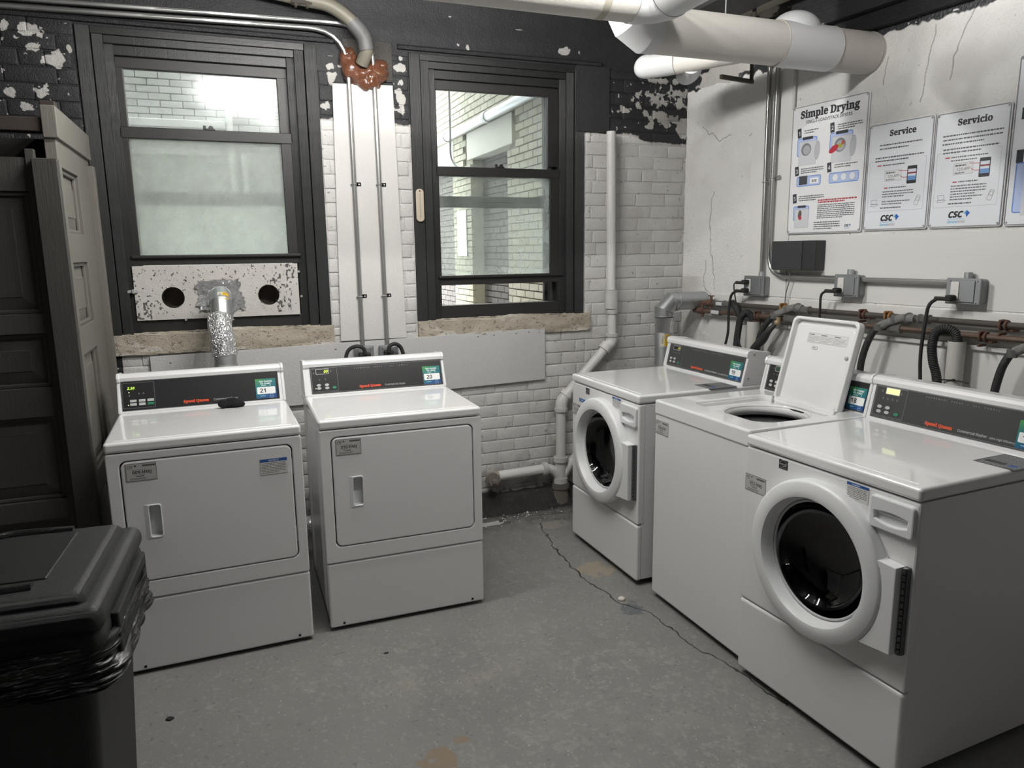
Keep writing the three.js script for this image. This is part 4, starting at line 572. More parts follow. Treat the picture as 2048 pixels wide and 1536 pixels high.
{ // grey flexible conduit and the sealing foam round it
  const z = -3.97, t = thing('flexible_conduit', 'thick grey conduit curving down into orange sealing foam above the white board', 'conduit', [0.76, 2.56, z + 0.02]);
  const q = [[-0.78, 0.3, -0.01], [-0.28, 0.238, -0.005], [-0.17, 0.222, 0], [-0.075, 0.168, 0], [-0.005, 0.09, 0], [0.01, 0.03, -0.01], [-0.01, -0.03, -0.05]].map(([x, y, zz]) => [x, y, zz]);
  part('tube', sweep(q, (u, i) => 0.033 + 0.0006 * (i % 2), 120, 18), std([0.15, 0.14, 0.11], 0.5), t); part('clamp', merge(rbox(0.1, 0.05, 0.05, 0.006, -0.3, 0.235, 0.0), cylZ(0.008, 0.03, -0.33, 0.2, 0.02, 10), cylZ(0.008, 0.03, -0.275, 0.2, 0.02, 10)), MAT.iron, t);
  part('connector', sweep([[-0.06, 0.155, 0], [-0.005, 0.09, 0], [0.01, 0.03, -0.01]], 0.038, 24, 18), std([0.1, 0.1, 0.1], 0.55), t);
  const f = thing('sealing_foam', 'glossy orange-brown sealing foam plugging the hole round the conduits', 'foam', [0.77, 2.5, ZB + 0.01]), bl = [];
  for (const [x, y, r] of [[-0.085, 0.085, 0.035], [-0.08, 0.05, 0.045], [-0.06, 0.01, 0.055], [-0.03, -0.02, 0.055], [0.0, -0.045, 0.045], [0.035, -0.035, 0.05], [0.07, 0.0, 0.05], [0.085, 0.035, 0.035], [0.01, 0.0, 0.05], [-0.075, -0.025, 0.03]]) {
    const g = mergeVertices(new THREE.IcosahedronGeometry(1, 5)), p = g.attributes.position;
    for (let i = 0; i < p.count; i++) { const a = p.getX(i), b = p.getY(i), c = p.getZ(i), k = r * (0.7 + 0.7 * fbm(a * 2.8 + x * 40, b * 2.2 + c * 1.7 + y * 40, 4)); p.setXYZ(i, x + a * k, y + b * k, c * k * 0.8); }
    g.computeVertexNormals(); bl.push(g);
  }
  part('foam', merge(bl), phys([0.15, 0.052, 0.022], { roughness: 0.25, clearcoat: 0.8, bumpMap: scaled(GRAIN, 3), bumpScale: 0.004 }), f);
  struct('trim_4', rbox(0.26, 0.2, 0.01, 0.004, 0.79, 2.56, ZB + 0.001), std([0.075, 0.07, 0.065], 0.8, 0, { bumpMap: scaled(GRAIN, 1), bumpScale: 0.012 }));
}
{ // thermometer
  const t = thing('thermometer', 'cream tin wall thermometer hanging on the dark casing of the right window', 'thermometer', [1.041, 1.827, ZB + 0.012]);
  part('plate', extr(rrect(-0.022, -0.088, 0.022, 0.088, 0.02), 0.004, 0.0015), std([0.5, 0.43, 0.33], 0.5), t);
  part('scale', new THREE.PlaneGeometry(0.036, 0.15).translate(0, 0, 0.0046), std([1, 1, 1], 0.5, 0, { map: canvasTex(144, 600, (g, w, h) => { g.fillStyle = '#b9ab92'; g.fillRect(0, 0, w, h); g.fillStyle = '#4a4036'; for (let k = 0; k < 30; k++) { g.fillRect(w * 0.18, h * (0.06 + k * 0.029), k % 5 ? w * 0.14 : w * 0.22, 3); g.fillRect(w * (k % 5 ? 0.68 : 0.6), h * (0.06 + k * 0.029), k % 5 ? w * 0.14 : w * 0.22, 3); } }) }), t);
  part('glass_tube', cyl(0.0025, 0.13, 0, 0, 0.007, 10), std([0.4, 0.38, 0.36], 0.15), t); part('nail', cylZ(0.004, 0.006, 0, 0.076, 0.006, 10), MAT.dark, t);
}
{ // vent panel in the left window
  const t = thing('vent_panel', 'white speckled board with vent holes closing the foot of the left window', 'panel', [-0.0225, 1.39, ZB - 0.03]);
  const s = new THREE.Shape([V2(-0.3925, -0.136), V2(0.3925, -0.136), V2(0.3925, 0.133), V2(-0.3925, 0.133)]);
  for (const [x, y] of [[-0.2205, -0.027], [0.2385, -0.028], [0.004, -0.022]]) { const p = new THREE.Path(); p.absarc(x, y, 0.053, 0, 2 * Math.PI, true); s.holes.push(p); }
  const g = planarUV(extr(s, 0.014, 0.001, 40), (x, y) => [(x + 0.4) / 0.8, (y + 0.14) / 0.28]);
  part('board', g, std([1, 1, 1], 0.65, 0, { bumpMap: scaled(GRAIN, 4, 2), bumpScale: 0.003, map: dataTex(1024, 358, (u, v) => { const X = u * 0.8, y = v * 0.28, f = fbm(u * 12, v * 5, 4); let c = mixc([0.5, 0.475, 0.445], [0.6, 0.58, 0.55], f); const zone = Math.max(Math.exp(-(((u - 0.9) / 0.12) ** 2 + ((v - 0.75) / 0.35) ** 2)), Math.exp(-(((u - 0.88) / 0.05) ** 2 + ((v - 0.2) / 0.25) ** 2)), Math.exp(-(((u - 0.05) / 0.1) ** 2 + ((v - 0.2) / 0.3) ** 2)), 0.3 * Math.exp(-(((v - 0.8) / 0.3) ** 2))); const n = fbm(X * 110, y * 80, 3); return mixc(c, [0.09, 0.085, 0.08], step(0.78 - 0.26 * zone, 0.82 - 0.26 * zone, n)); }) }), t);
  for (const [x, y] of [[-0.2205, -0.027], [0.2385, -0.028]]) part('vent_sleeve', new THREE.CylinderGeometry(0.0545, 0.0545, 0.12, 32, 1, true).rotateX(Math.PI / 2).translate(x, y, -0.06), std([0.05, 0.038, 0.03], 0.6, 0, { side: THREE.DoubleSide }), t);
  for (const [x, y] of [[-0.2205, -0.027], [0.2385, -0.028]]) part('vent_flap', cylZ(0.054, 0.004, x, y, -0.118, 32), std([0.11, 0.085, 0.07], 0.6), t);
  for (const [x, y] of [[-0.17, -0.14], [0.397, 0.09], [0.404, -0.04]]) part('screw', cylZ(0.006, 0.006, x, y, 0.02, 10), MAT.galv, t);
  part('clip', merge(rbox(0.05, 0.016, 0.008, 0.003, -0.4, 0.01, 0.022), rbox(0.014, 0.022, 0.016, 0.003, -0.395, 0.01, 0.026)), MAT.galv, t);
}
function segElbow(c, a, b, R, r, n, bead = 0) {      // lobster-back elbow: straight gores that meet in mitres
  const A = V(...a), B = V(...b), Nn = A.clone().cross(B), pos = [], idx = [], M = 36, ring = (t, k) => { const o = A.clone().multiplyScalar(Math.cos(t)).addScaledVector(B, Math.sin(t)); for (let j = 0; j <= M; j++) { const q = j / M * 2 * Math.PI, p = V(...c).addScaledVector(o, (R + r * Math.cos(q)) * k).addScaledVector(Nn, r * Math.sin(q)); pos.push(p.x, p.y, p.z); } };
  const rings = [[0, 1]]; for (let k = 0; k < n - 1; k++) rings.push([(k + 0.5) / (n - 1) * Math.PI / 2, 1 / Math.cos(Math.PI / 4 / (n - 1))]); rings.push([Math.PI / 2, 1]);
  for (const [t, k] of rings) ring(t, k);
  for (let i = 0; i + 1 < rings.length; i++) for (let j = 0; j < M; j++) { const q = i * (M + 1) + j; idx.push(q, q + M + 1, q + 1, q + 1, q + M + 1, q + M + 2); }
  const g = new THREE.BufferGeometry(); g.setAttribute('position', new THREE.Float32BufferAttribute(pos, 3)); g.setAttribute('uv', new THREE.Float32BufferAttribute(new Float32Array(pos.length / 3 * 2), 2)); g.setIndex(idx); g.computeVertexNormals(); const out = [toCreasedNormals(g, 0.3)];
  if (bead) for (const [t] of rings) { const o = A.clone().multiplyScalar(Math.cos(t)).addScaledVector(B, Math.sin(t)), tg = A.clone().multiplyScalar(-Math.sin(t)).addScaledVector(B, Math.cos(t)); out.push(new THREE.TorusGeometry(r * 1.01, bead, 8, 36).applyQuaternion(new THREE.Quaternion().setFromUnitVectors(V(0, 0, 1), tg)).translate(...V(...c).addScaledVector(o, R).toArray())); }
  return out;
}
const crumple = (g, amt, fr) => { g = mergeVertices(bare(g)); g.computeVertexNormals(); const p = g.attributes.position, n = g.attributes.normal; for (let i = 0; i < p.count; i++) { const k = (fbm(p.getX(i) * fr + 3, p.getY(i) * fr + p.getZ(i) * fr * 1.3, 3) - 0.5) * 2 * amt; p.setXYZ(i, p.getX(i) + n.getX(i) * k, p.getY(i) + n.getY(i) * k, p.getZ(i) + n.getZ(i) * k); } g.computeVertexNormals(); return toCreasedNormals(g, 0.5); };
function ductSticker(w, h) { return canvasTex(200, Math.round(200 * h / w), (g, A, B) => { g.fillStyle = '#cfc9b4'; g.fillRect(0, 0, A, B); g.fillStyle = '#d6ae1e'; g.fillRect(A * 0.42, 0, A * 0.58, B); bars(g, A * 0.5, B * 0.1, A * 0.42, 7, B * 0.12, B * 0.05, '#5c4c18'); for (let y = B * 0.12; y < B * 0.8; y += 7) { g.fillStyle = '#444'; g.fillRect(A * 0.1, y, A * 0.22, 3); } }); }
{ // exhaust duct of the left dryer, up into the window board
  const t = thing('exhaust_duct', 'silver exhaust duct with foil tape rising from the left dryer into the window board', 'duct', [-0.02, 0.86, -3.74]);
  part('pipe', merge(cyl(0.051, 0.38, 0.0, 0.06, 0, 32), cyl(0.0535, 0.012, 0, 0.19, 0, 32), cyl(0.053, 0.006, 0, 0.24, 0, 32)), MAT.galv, t);
  part('foil_wrap', crumple(sweep([[0, 0.235, 0], [-0.004, 0.31, -0.012], [-0.012, 0.375, -0.04], [-0.008, 0.41, -0.07]], 0.056, 90, 60, false), 0.007, 30), MAT.foil, t);
  part('elbow', merge(segElbow([0.0, 0.4, -0.2], [0, 0, 1], [0, 1, 0], 0.105, 0.0515, 4, 0.003)), MAT.galv, t);
  part('elbow_sticker', new THREE.CylinderGeometry(0.0525, 0.0525, 0.045, 16, 1, true, -0.25, 1.0).rotateX(-0.9).translate(0.0, 0.48, -0.13), std([1, 1, 1], 0.5, 0, { map: ductSticker(0.05, 0.045) }), t);
  const f = new THREE.PlaneGeometry(0.21, 0.17, 60, 48), p = f.attributes.position;
  for (let i = 0; i < p.count; i++) { let x = p.getX(i), y = p.getY(i); const e = Math.max(Math.abs(x) / 0.105, Math.abs(y) / 0.085), n = fbm(x * 40 + 5, y * 40, 3) - 0.5, r = Math.hypot(x, y); x += x * e * n * 0.5; y += y * e * (fbm(x * 30, y * 30 + 9, 2) - 0.5) * 0.6; p.setXYZ(i, x, y, 0.002 + 0.018 * Math.exp(-(((r - 0.052) / 0.02) ** 2)) + Math.abs(fbm(x * 70, y * 70 + 3, 2) - 0.5) * 0.03 + Math.abs(n) * 0.012); }
  f.computeVertexNormals(); part('foil_tape', toCreasedNormals(f, 0.4).translate(-0.001, 0.508, -0.324), MAT.foil, t);
}
{ // floor-level exhaust behind the two dryers
  const t = thing('exhaust_duct', 'silver flexible duct at floor level in the gap behind the two dryers', 'duct', [0.28, 0.18, -3.72]);
  part('hose', sweep([[-0.3, 0.0, 0.125], [-0.22, 0.0, 0.03], [-0.05, 0.0, -0.01], [0.12, 0.0, -0.01], [0.26, 0.01, 0.03], [0.33, 0.01, 0.115]], (u, i) => 0.055 + 0.004 * (i % 2), 60, 28), MAT.foil, t);
}
{ // corner exhaust duct
  const t = thing('exhaust_duct', 'silver exhaust duct with a yellow sticker turning into the wall in the far corner', 'duct', RW(0.16, 0.9, 0.3));
  t.position.set(2.5, 0.9, -3.83);
  part('pipe', merge(cyl(0.055, 0.3, 0, 0.0, 0, 32), cyl(0.058, 0.008, 0, 0.14, 0, 32), cyl(0.058, 0.008, 0, 0.148, 0, 32)), MAT.galv, t);
  part('foil_wrap', crumple(new THREE.CylinderGeometry(0.058, 0.056, 0.09, 60, 16, true).translate(0, 0.215, 0), 0.003, 40), MAT.foil, t);
  part('collar', cyl(0.057, 0.09, 0, 0.125, 0, 32), MAT.galv, t);
  part('elbow', merge(segElbow([0.09, 0.265, -0.01], [-1, 0, 0], [0, 1, 0], 0.09, 0.055, 3, 0.003), cylX(0.055, 0.22, 0.2, 0.355, -0.01, 28)), MAT.galv, t);
  part('duct_sticker', new THREE.CylinderGeometry(0.0578, 0.0578, 0.07, 12, 1, true, -0.9, 0.9).translate(0, 0.125, 0), std([1, 1, 1], 0.5, 0, { map: ductSticker(0.05, 0.07) }), t);
}
{ // white drain stack
  const t = thing('drain_pipe', 'white drain pipe running down the brick wall and slanting to the floor in the corner', 'pipe', [1.88, 0, ZB + 0.055]);
  const z = 0.0, P = (x, y) => [x - 1.88, y, z];
  part('pipe', sweep([P(2.207, 2.262), P(2.218, 1.33)], 0.027, 8, 24, true, false), MAT.pipepaint, t);
  part('coupling', merge(cyl(0.041, 0.085, ...P(2.221, 1.278), 28), cyl(0.043, 0.012, ...P(2.221, 1.322), 28), cyl(0.041, 0.02, ...P(2.221, 1.225), 28), cyl(0.036, 0.035, ...P(2.226, 1.2), 28)), MAT.pipepaint, t);
  part('pipe', sweep([P(2.226, 1.24), P(2.228, 1.02)], 0.028, 8, 24, true, false), MAT.pipepaint, t);
  part('elbow', merge(sweep([P(2.228, 1.055), P(2.226, 1.01), P(2.18, 0.965)], 0.035, 24, 24), cyl(0.04, 0.018, ...P(2.228, 1.05), 26), sweep([P(2.2, 0.99), P(2.17, 0.958)], 0.04, 4, 24)), MAT.pipepaint, t);
  part('pipe', sweep([P(2.2, 0.985), P(1.89, 0.672)], 0.029, 12, 24, true, false), MAT.pipepaint, t);
  part('elbow', merge(sweep([P(1.92, 0.702), P(1.884, 0.655), P(1.878, 0.6)], 0.036, 24, 24), sweep([P(1.925, 0.706), P(1.905, 0.686)], 0.042, 4, 24), cyl(0.042, 0.02, ...P(1.878, 0.606), 26)), MAT.pipepaint, t);
  part('pipe', cyl(0.031, 0.34, ...P(1.876, 0.45), 26), MAT.pipepaint, t);
  part('wye_fitting', merge(cyl(0.045, 0.03, ...P(1.874, 0.29), 28), cyl(0.035, 0.2, ...P(1.874, 0.2), 26), sweep([P(1.872, 0.165), P(1.82, 0.225), P(1.78, 0.24)], 0.03, 20, 20), sweep([P(1.876, 0.165), P(1.94, 0.25), P(1.99, 0.3)], 0.03, 20, 20), cyl(0.046, 0.035, ...P(1.874, 0.155), 28)), MAT.pipepaint, t);
  part('pipe', sweep([P(1.79, 0.24), P(1.44, 0.232)], 0.03, 8, 24, true, false), MAT.pipepaint, t); part('collar', merge(cylX(0.042, 0.03, ...P(1.765, 0.24), 26)), MAT.pipepaint, t);
  part('cleanout', merge(sweep([P(1.46, 0.232), P(1.42, 0.23), [1.405 - 1.88, 0.229, 0.05]], 0.034, 20, 22), cylZ(0.044, 0.02, 1.404 - 1.88, 0.229, 0.05, 26), cylZ(0.034, 0.02, 1.404 - 1.88, 0.229, 0.064, 8), rbox(0.024, 0.024, 0.03, 0.004, 1.404 - 1.88, 0.229, 0.08)), std([0.36, 0.32, 0.27], 0.6, 0, { bumpMap: scaled(GRAIN, 8), bumpScale: 0.004 }), t);
  part('base_fitting', merge(cyl(0.055, 0.03, ...P(1.874, 0.118), 28), cyl(0.05, 0.05, ...P(1.874, 0.08), 28), cyl(0.056, 0.07, ...P(1.874, 0.035), 24, 0.05)), std([0.3, 0.275, 0.24], 0.75, 0, { bumpMap: scaled(GRAIN, 7), bumpScale: 0.008 }), t);
}

// ---------------------------------------------------------------- on the right wall: signs
function signBoard(name, label, s0, s1, y0, y1, draw, holes = true) {
  const w = s1 - s0, h = y1 - y0, t = rwThing(name, label, 'sign', (s0 + s1) / 2, (y0 + y1) / 2), wm = std([0.84, 0.845, 0.855], 0.4);
  part('board', extr(rrect(-w / 2, -h / 2, w / 2, h / 2, 0.012), 0.004, 0.0015), wm, t, [0, 0, 0.006]);
  const fr = rrect(-w / 2 + 0.004, -h / 2 + 0.004, w / 2 - 0.004, h / 2 - 0.004, 0.01); fr.holes.push(rrect(-w / 2 + 0.0075, -h / 2 + 0.0075, w / 2 - 0.0075, h / 2 - 0.0075, 0.008, new THREE.Path()));
  part('print', new THREE.PlaneGeometry(w - 0.016, h - 0.016), std([0.95, 0.955, 0.97], 0.4, 0, { map: canvasTex(Math.round((w - 0.016) * 2300), Math.round((h - 0.016) * 2300), draw) }), t, [0, 0, 0.0118]);
  part('edge_rim', extr(fr, 0.0025, 0.0008), std([0.35, 0.35, 0.37], 0.4), t, [0, 0, 0.0115]);
  if (holes) for (const [x, y] of [[-1, 1], [1, 1], [-1, -1], [1, -1]]) part('screw', cylZ(0.004, 0.003, x * (w / 2 - 0.014), y * (h / 2 - 0.014), 0.012, 10), MAT.galv, t);
  return t;
}
const heavy = (g, s, x, y, w, lw) => { g.lineJoin = 'round'; g.lineWidth = lw; g.strokeStyle = g.fillStyle; g.strokeText(s, x, y, w); g.fillText(s, x, y, w); };
const cscLogo = (g, x, y, s) => { g.textAlign = 'left'; g.fillStyle = '#202024'; g.font = `italic bold ${s}px sans-serif`; heavy(g, 'CSC', x, y, s * 2.1, s * 0.07); DIAMOND(g, x + s * 2.35, y - s * 0.4, s * 0.42); g.fillRect(x, y + s * 0.16, s * 2.1, s * 0.05); g.font = `italic bold ${s * 0.46}px sans-serif`; g.fillText('Service', x, y + s * 0.68, s * 1.25); g.fillStyle = '#8d8d92'; g.font = `italic ${s * 0.42}px sans-serif`; g.fillText('WORKS', x + s * 1.27, y + s * 0.68, s * 0.95); };
function serviceDraw(title, more) { return (g, w, h) => {
  g.fillStyle = '#eceef2'; g.fillRect(0, 0, w, h); g.fillStyle = '#26262a'; g.textAlign = 'center'; g.font = `bold ${h * 0.075}px serif`; heavy(g, title, w * 0.54, h * 0.115, w * 0.56, 5);
  bars(g, w * (more ? 0.1 : 0.18), h * 0.19, w * (more ? 0.84 : 0.68), more ? 3 : 2, h * 0.036, h * 0.012, '#55565a'); bars(g, w * 0.12, h * 0.31, w * 0.78, 2, h * 0.03, h * 0.012, '#55565a'); g.fillStyle = '#b9383c'; g.fillRect(w * 0.16, h * 0.385, w * 0.07, h * 0.01); bars(g, w * 0.25, h * 0.385, w * 0.52, more ? 2 : 1, h * 0.03, h * 0.01, '#55565a');
  g.strokeStyle = '#9a9aa0'; g.lineWidth = 2; g.strokeRect(w * 0.04, h * 0.345, w * 0.9, h * 0.485); g.fillStyle = '#eceef2'; g.fillRect(w * 0.1, h * 0.33, w * 0.8, h * 0.03); bars(g, w * 0.12, h * 0.34, w * 0.78, 1, h * 0.03, h * 0.012, '#55565a');
  g.save(); g.translate(w * 0.43, h * 0.5); g.rotate(-0.02); g.fillStyle = '#e4e4e4'; g.fillRect(-w * 0.13, -h * 0.055, w * 0.27, h * 0.1); g.strokeStyle = '#77777c'; g.strokeRect(-w * 0.13, -h * 0.055, w * 0.27, h * 0.1); g.fillStyle = '#3c3c40'; g.font = `${h * 0.034}px sans-serif`; g.fillText('123-APP', w * 0.01, h * 0.012); bars(g, -w * 0.11, -h * 0.04, w * 0.22, 1, 1, h * 0.012, '#55565a'); bars(g, -w * 0.11, h * 0.026, w * 0.2, 1, 1, h * 0.01, '#77777a'); g.restore();
  g.fillStyle = '#2a2c30'; g.beginPath(); g.roundRect(w * 0.66, h * 0.42, w * 0.15, h * 0.165, 10); g.fill(); g.fillStyle = '#dfe6ee'; g.fillRect(w * 0.672, h * 0.45, w * 0.126, h * 0.105); g.fillStyle = '#8c2f38'; g.fillRect(w * 0.672, h * 0.48, w * 0.126, h * 0.014); g.fillStyle = '#6f9ad0'; g.fillRect(w * 0.672, h * 0.515, w * 0.126, h * 0.04);
  g.strokeStyle = '#b3282e'; g.lineWidth = 5; g.beginPath(); g.moveTo(w * 0.52, h * 0.455); g.lineTo(w * 0.68, h * 0.465); g.moveTo(w * 0.55, h * 0.5); g.quadraticCurveTo(w * 0.58, h * 0.53, w * 0.67, h * 0.52); g.stroke();
  g.fillStyle = '#b9383c'; g.fillRect(w * 0.3, h * 0.605, w * 0.06, h * 0.01); bars(g, w * 0.38, h * 0.605, w * 0.4, 1, 1, h * 0.01, '#55565a'); bars(g, w * 0.28, h * 0.64, w * 0.5, more ? 4 : 3, h * 0.024, h * 0.01, '#66676b'); bars(g, w * 0.28, h * 0.735, w * 0.46, 2, h * 0.024, h * 0.01, '#66676b'); bars(g, w * 0.26, h * 0.795, w * 0.48, 1, 1, h * 0.011, '#55565a');
  g.strokeStyle = '#6a6a70'; g.lineWidth = 3; g.strokeRect(w * 0.1, h * 0.72, w * 0.09, h * 0.04); g.beginPath(); g.moveTo(w * 0.1, h * 0.763); g.lineTo(w * 0.22, h * 0.763); g.lineTo(w * 0.17, h * 0.785); g.lineTo(w * 0.09, h * 0.78); g.closePath(); g.stroke();
  g.save(); g.translate(w * 0.85, h * 0.745); g.rotate(0.35); g.beginPath(); g.roundRect(-w * 0.03, -h * 0.045, w * 0.06, h * 0.09, 8); g.stroke(); g.strokeRect(-w * 0.02, -h * 0.03, w * 0.04, h * 0.035); g.restore();
  cscLogo(g, w * 0.27, h * 0.925, h * 0.075);
}; }
signBoard('wall_sign', 'tall white sign headed Simple Drying with dryer pictures, by the steel conduits', 0.864, 1.326, 1.641, 2.287, (g, w, h) => {
  g.fillStyle = '#f1f1f1'; g.fillRect(0, 0, w, h); g.textAlign = 'center'; g.fillStyle = '#2c2c30'; g.font = `bold ${h * 0.078}px serif`; heavy(g, 'Simple Drying', w * 0.5, h * 0.088, w * 0.92, 7); g.font = `${h * 0.034}px sans-serif`; heavy(g, 'SINGLE-LOAD/STACK DRYERS', w * 0.5, h * 0.135, w * 0.72, 1.5);
  const num = (x, y, n) => { g.save(); g.translate(x, y); g.rotate(-0.1); g.fillStyle = '#3d3f45'; g.fillRect(-w * 0.028, -h * 0.035, w * 0.056, h * 0.075); g.fillStyle = '#d8d8dc'; g.font = `bold ${h * 0.045}px sans-serif`; g.fillText(n, 0, h * 0.02); g.restore(); };
  const blue = (x, y, a, b) => { g.fillStyle = '#bdcdf0'; g.strokeStyle = '#6f92d8'; g.lineWidth = 9; g.beginPath(); g.roundRect(x, y, a, b, 18); g.fill(); g.stroke(); };
  const dryer = (x, y, s, door, red) => { blue(x - s * 0.06, y - s * 0.06, s * 0.86, s * 0.6); g.fillStyle = '#3f4146'; g.fillRect(x + s * 0.16, y - s * 0.1, s * 0.46, s * 0.1); g.fillStyle = '#d9dade'; g.fillRect(x + s * 0.02, y + s * 0.06, s * 0.78, s * 0.82); g.strokeStyle = '#98999e'; g.lineWidth = 2; g.strokeRect(x + s * 0.02, y + s * 0.06, s * 0.78, s * 0.82); if (door) { g.fillStyle = '#85878c'; g.beginPath(); g.arc(x + s * 0.34, y + s * 0.34, s * 0.22, 0, 7); g.fill(); g.fillStyle = '#b5b6ba'; g.beginPath(); g.arc(x + s * 0.36, y + s * 0.36, s * 0.16, 0, 7); g.fill(); g.fillStyle = '#c4c5c9'; g.strokeStyle = '#77797e'; g.beginPath(); g.ellipse(x + s * 0.84, y + s * 0.42, s * 0.11, s * 0.32, 0.05, 0, 7); g.fill(); g.stroke(); } else { g.fillStyle = '#6d5e5a'; g.beginPath(); g.ellipse(x + s * 0.3, y + s * 0.3, s * 0.1, s * 0.2, 0.1, 0, 7); g.fill(); }
    if (red) { g.fillStyle = '#c43240'; g.beginPath(); g.ellipse(x + s * (door ? 0.1 : 0.32), y + s * 0.44, s * (door ? 0.2 : 0.08), s * 0.1, -0.5, 0, 7); g.fill(); if (door) { g.fillStyle = '#9fb13c'; g.fillRect(x + s * 0.28, y + s * 0.3, s * 0.14, s * 0.12); g.fillStyle = '#c8563c'; g.fillRect(x + s * 0.4, y + s * 0.22, s * 0.1, s * 0.12); } } };
  num(w * 0.1, h * 0.2, '1'); bars(g, w * 0.17, h * 0.185, w * 0.2, 2, h * 0.018, h * 0.008, '#55565a'); dryer(w * 0.1, h * 0.26, w * 0.32, true, false);
  num(w * 0.56, h * 0.2, '2'); bars(g, w * 0.63, h * 0.185, w * 0.32, 3, h * 0.016, h * 0.008, '#55565a'); dryer(w * 0.56, h * 0.26, w * 0.34, true, true);
  num(w * 0.09, h * 0.5, '3'); bars(g, w * 0.15, h * 0.485, w * 0.32, 3, h * 0.016, h * 0.008, '#55565a'); blue(w * 0.1, h * 0.55, w * 0.34, h * 0.075); g.fillStyle = '#4a4c50'; g.fillRect(w * 0.13, h * 0.545, w * 0.12, h * 0.07); g.fillStyle = '#fbfbfb'; g.fillRect(w * 0.29, h * 0.567, w * 0.12, h * 0.045); g.fillStyle = '#33363a'; g.font = `bold ${h * 0.03}px sans-serif`; g.fillText('888', w * 0.35, h * 0.602);
  num(w * 0.55, h * 0.5, '4'); bars(g, w * 0.62, h * 0.485, w * 0.3, 2, h * 0.018, h * 0.008, '#55565a'); blue(w * 0.56, h * 0.55, w * 0.38, h * 0.075); for (let k = 0; k < 3; k++) { g.fillStyle = '#eef0f6'; g.beginPath(); g.arc(w * (0.64 + k * 0.11), h * 0.585, w * 0.04, 0, 7); g.fill(); g.strokeStyle = '#8a8c92'; g.lineWidth = 3; g.stroke(); }
  num(w * 0.08, h * 0.72, '5'); bars(g, w * 0.14, h * 0.705, w * 0.36, 3, h * 0.016, h * 0.008, '#55565a'); dryer(w * 0.09, h * 0.8, w * 0.26, false, true);
  bars(g, w * 0.42, h * 0.745, w * 0.52, 2, h * 0.016, h * 0.011, '#b0282e'); bars(g, w * 0.42, h * 0.785, w * 0.5, 8, h * 0.0145, h * 0.007, '#55565a'); bars(g, w * 0.38, h * 0.92, w * 0.36, 4, h * 0.017, h * 0.008, '#55565a'); cscLogo(g, w * 0.8, h * 0.965, h * 0.022);
});
signBoard('wall_sign', 'white sign headed Service with a phone picture, between two other signs', 1.334, 1.66, 1.646, 2.129, serviceDraw('Service', false));
signBoard('wall_sign', 'white sign headed Servicio with a phone picture, rightmost whole sign', 1.664, 1.978, 1.646, 2.126, serviceDraw('Servicio', true));
signBoard('wall_sign', 'tall white sign with blue pictures, cut by the right edge of the view', 1.985, 2.447, 1.645, 2.29, (g, w, h) => { g.fillStyle = '#eceef2'; g.fillRect(0, 0, w, h); g.fillStyle = '#3d3f45'; g.fillRect(w * 0.05, h * 0.3, w * 0.06, h * 0.07); g.fillRect(w * 0.04, h * 0.55, w * 0.06, h * 0.08); g.fillStyle = '#bdcdf0'; g.strokeStyle = '#5f86d4'; g.lineWidth = 10; g.beginPath(); g.roundRect(w * 0.05, h * 0.63, w * 0.3, h * 0.3, 20); g.fill(); g.stroke(); g.fillStyle = '#d9dade'; g.fillRect(w * 0.12, h * 0.68, w * 0.24, h * 0.27); bars(g, w * 0.14, h * 0.31, w * 0.3, 3, h * 0.02, h * 0.008, '#55565a'); bars(g, w * 0.13, h * 0.56, w * 0.3, 3, h * 0.02, h * 0.008, '#55565a'); });

// ---------------------------------------------------------------- on the right wall: conduits, boxes, pipes, hoses
const rc = (pts) => pts.map(([s, y, n]) => RW(s, y, n));
conduit('steel conduit running down from the ceiling duct to the outlet box nearest the corner', rc([[0.704, 2.62, 0.03], [0.718, 1.42, 0.03]]), 0.01, 0.0125);
conduit('steel conduit bending from the ceiling duct along to the middle outlet box', rc([[0.764, 2.62, 0.03], [0.764, 1.418, 0.03], [1.235, 1.418, 0.03]]), 0.13, 0.0125);
conduit('short level steel conduit joining the middle and right outlet boxes', rc([[1.365, 1.415, 0.03], [1.82, 1.416, 0.03]]), 0.01, 0.0125);
conduit('thin white-painted conduit descending behind the ceiling duct to the tall sign', rc([[0.866, 2.62, 0.012], [0.868, 2.28, 0.012]]), 0.01, 0.008);
scene.children.at(-1).children[0].material = MAT.pvc;
for (const [s, y, n, k] of [[0.71, 1.925, 0.03, 0], [0.765, 1.945, 0.03, 1]]) { const host = scene.children.filter((c) => c.name.startsWith('conduit'))[2 + k]; part('strap', merge(new THREE.TorusGeometry(0.0145, 0.003, 6, 14).rotateX(Math.PI / 2), box(0.03, 0.02, 0.003, 0.024, 0, -0.012)), MAT.galv, host, V(...RW(s, y, n)).sub(host.position).toArray(), [0, RTURN, 0]); }
const OB = [[0.687, 1.361, 0.145, 0.108, -0.033, 'steel outlet box nearest the corner with two black plugs'], [1.302, 1.385, 0.135, 0.103, -0.025, 'middle steel outlet box on the right wall with one black plug'], [1.88, 1.383, 0.142, 0.103, -0.03, 'right-hand steel outlet box on the right wall with one black plug']];
for (const [s, y, w, h, fx, lab] of OB) { const t = outletBox('outlet_box', lab, RW(s, y), RTURN, { w, h, face: [fx, 0] }); part('connector', merge(cyl(0.016, 0.03, s < 1 ? 0.03 : 0, h / 2 + 0.012, 0.03, 8)), MAT.galv, t); }
const plugG = merge(rbox(0.03, 0.026, 0.04, 0.008, 0, 0, 0.02, 2), cylX(0.009, 0.05, -0.035, -0.004, 0.03, 10));
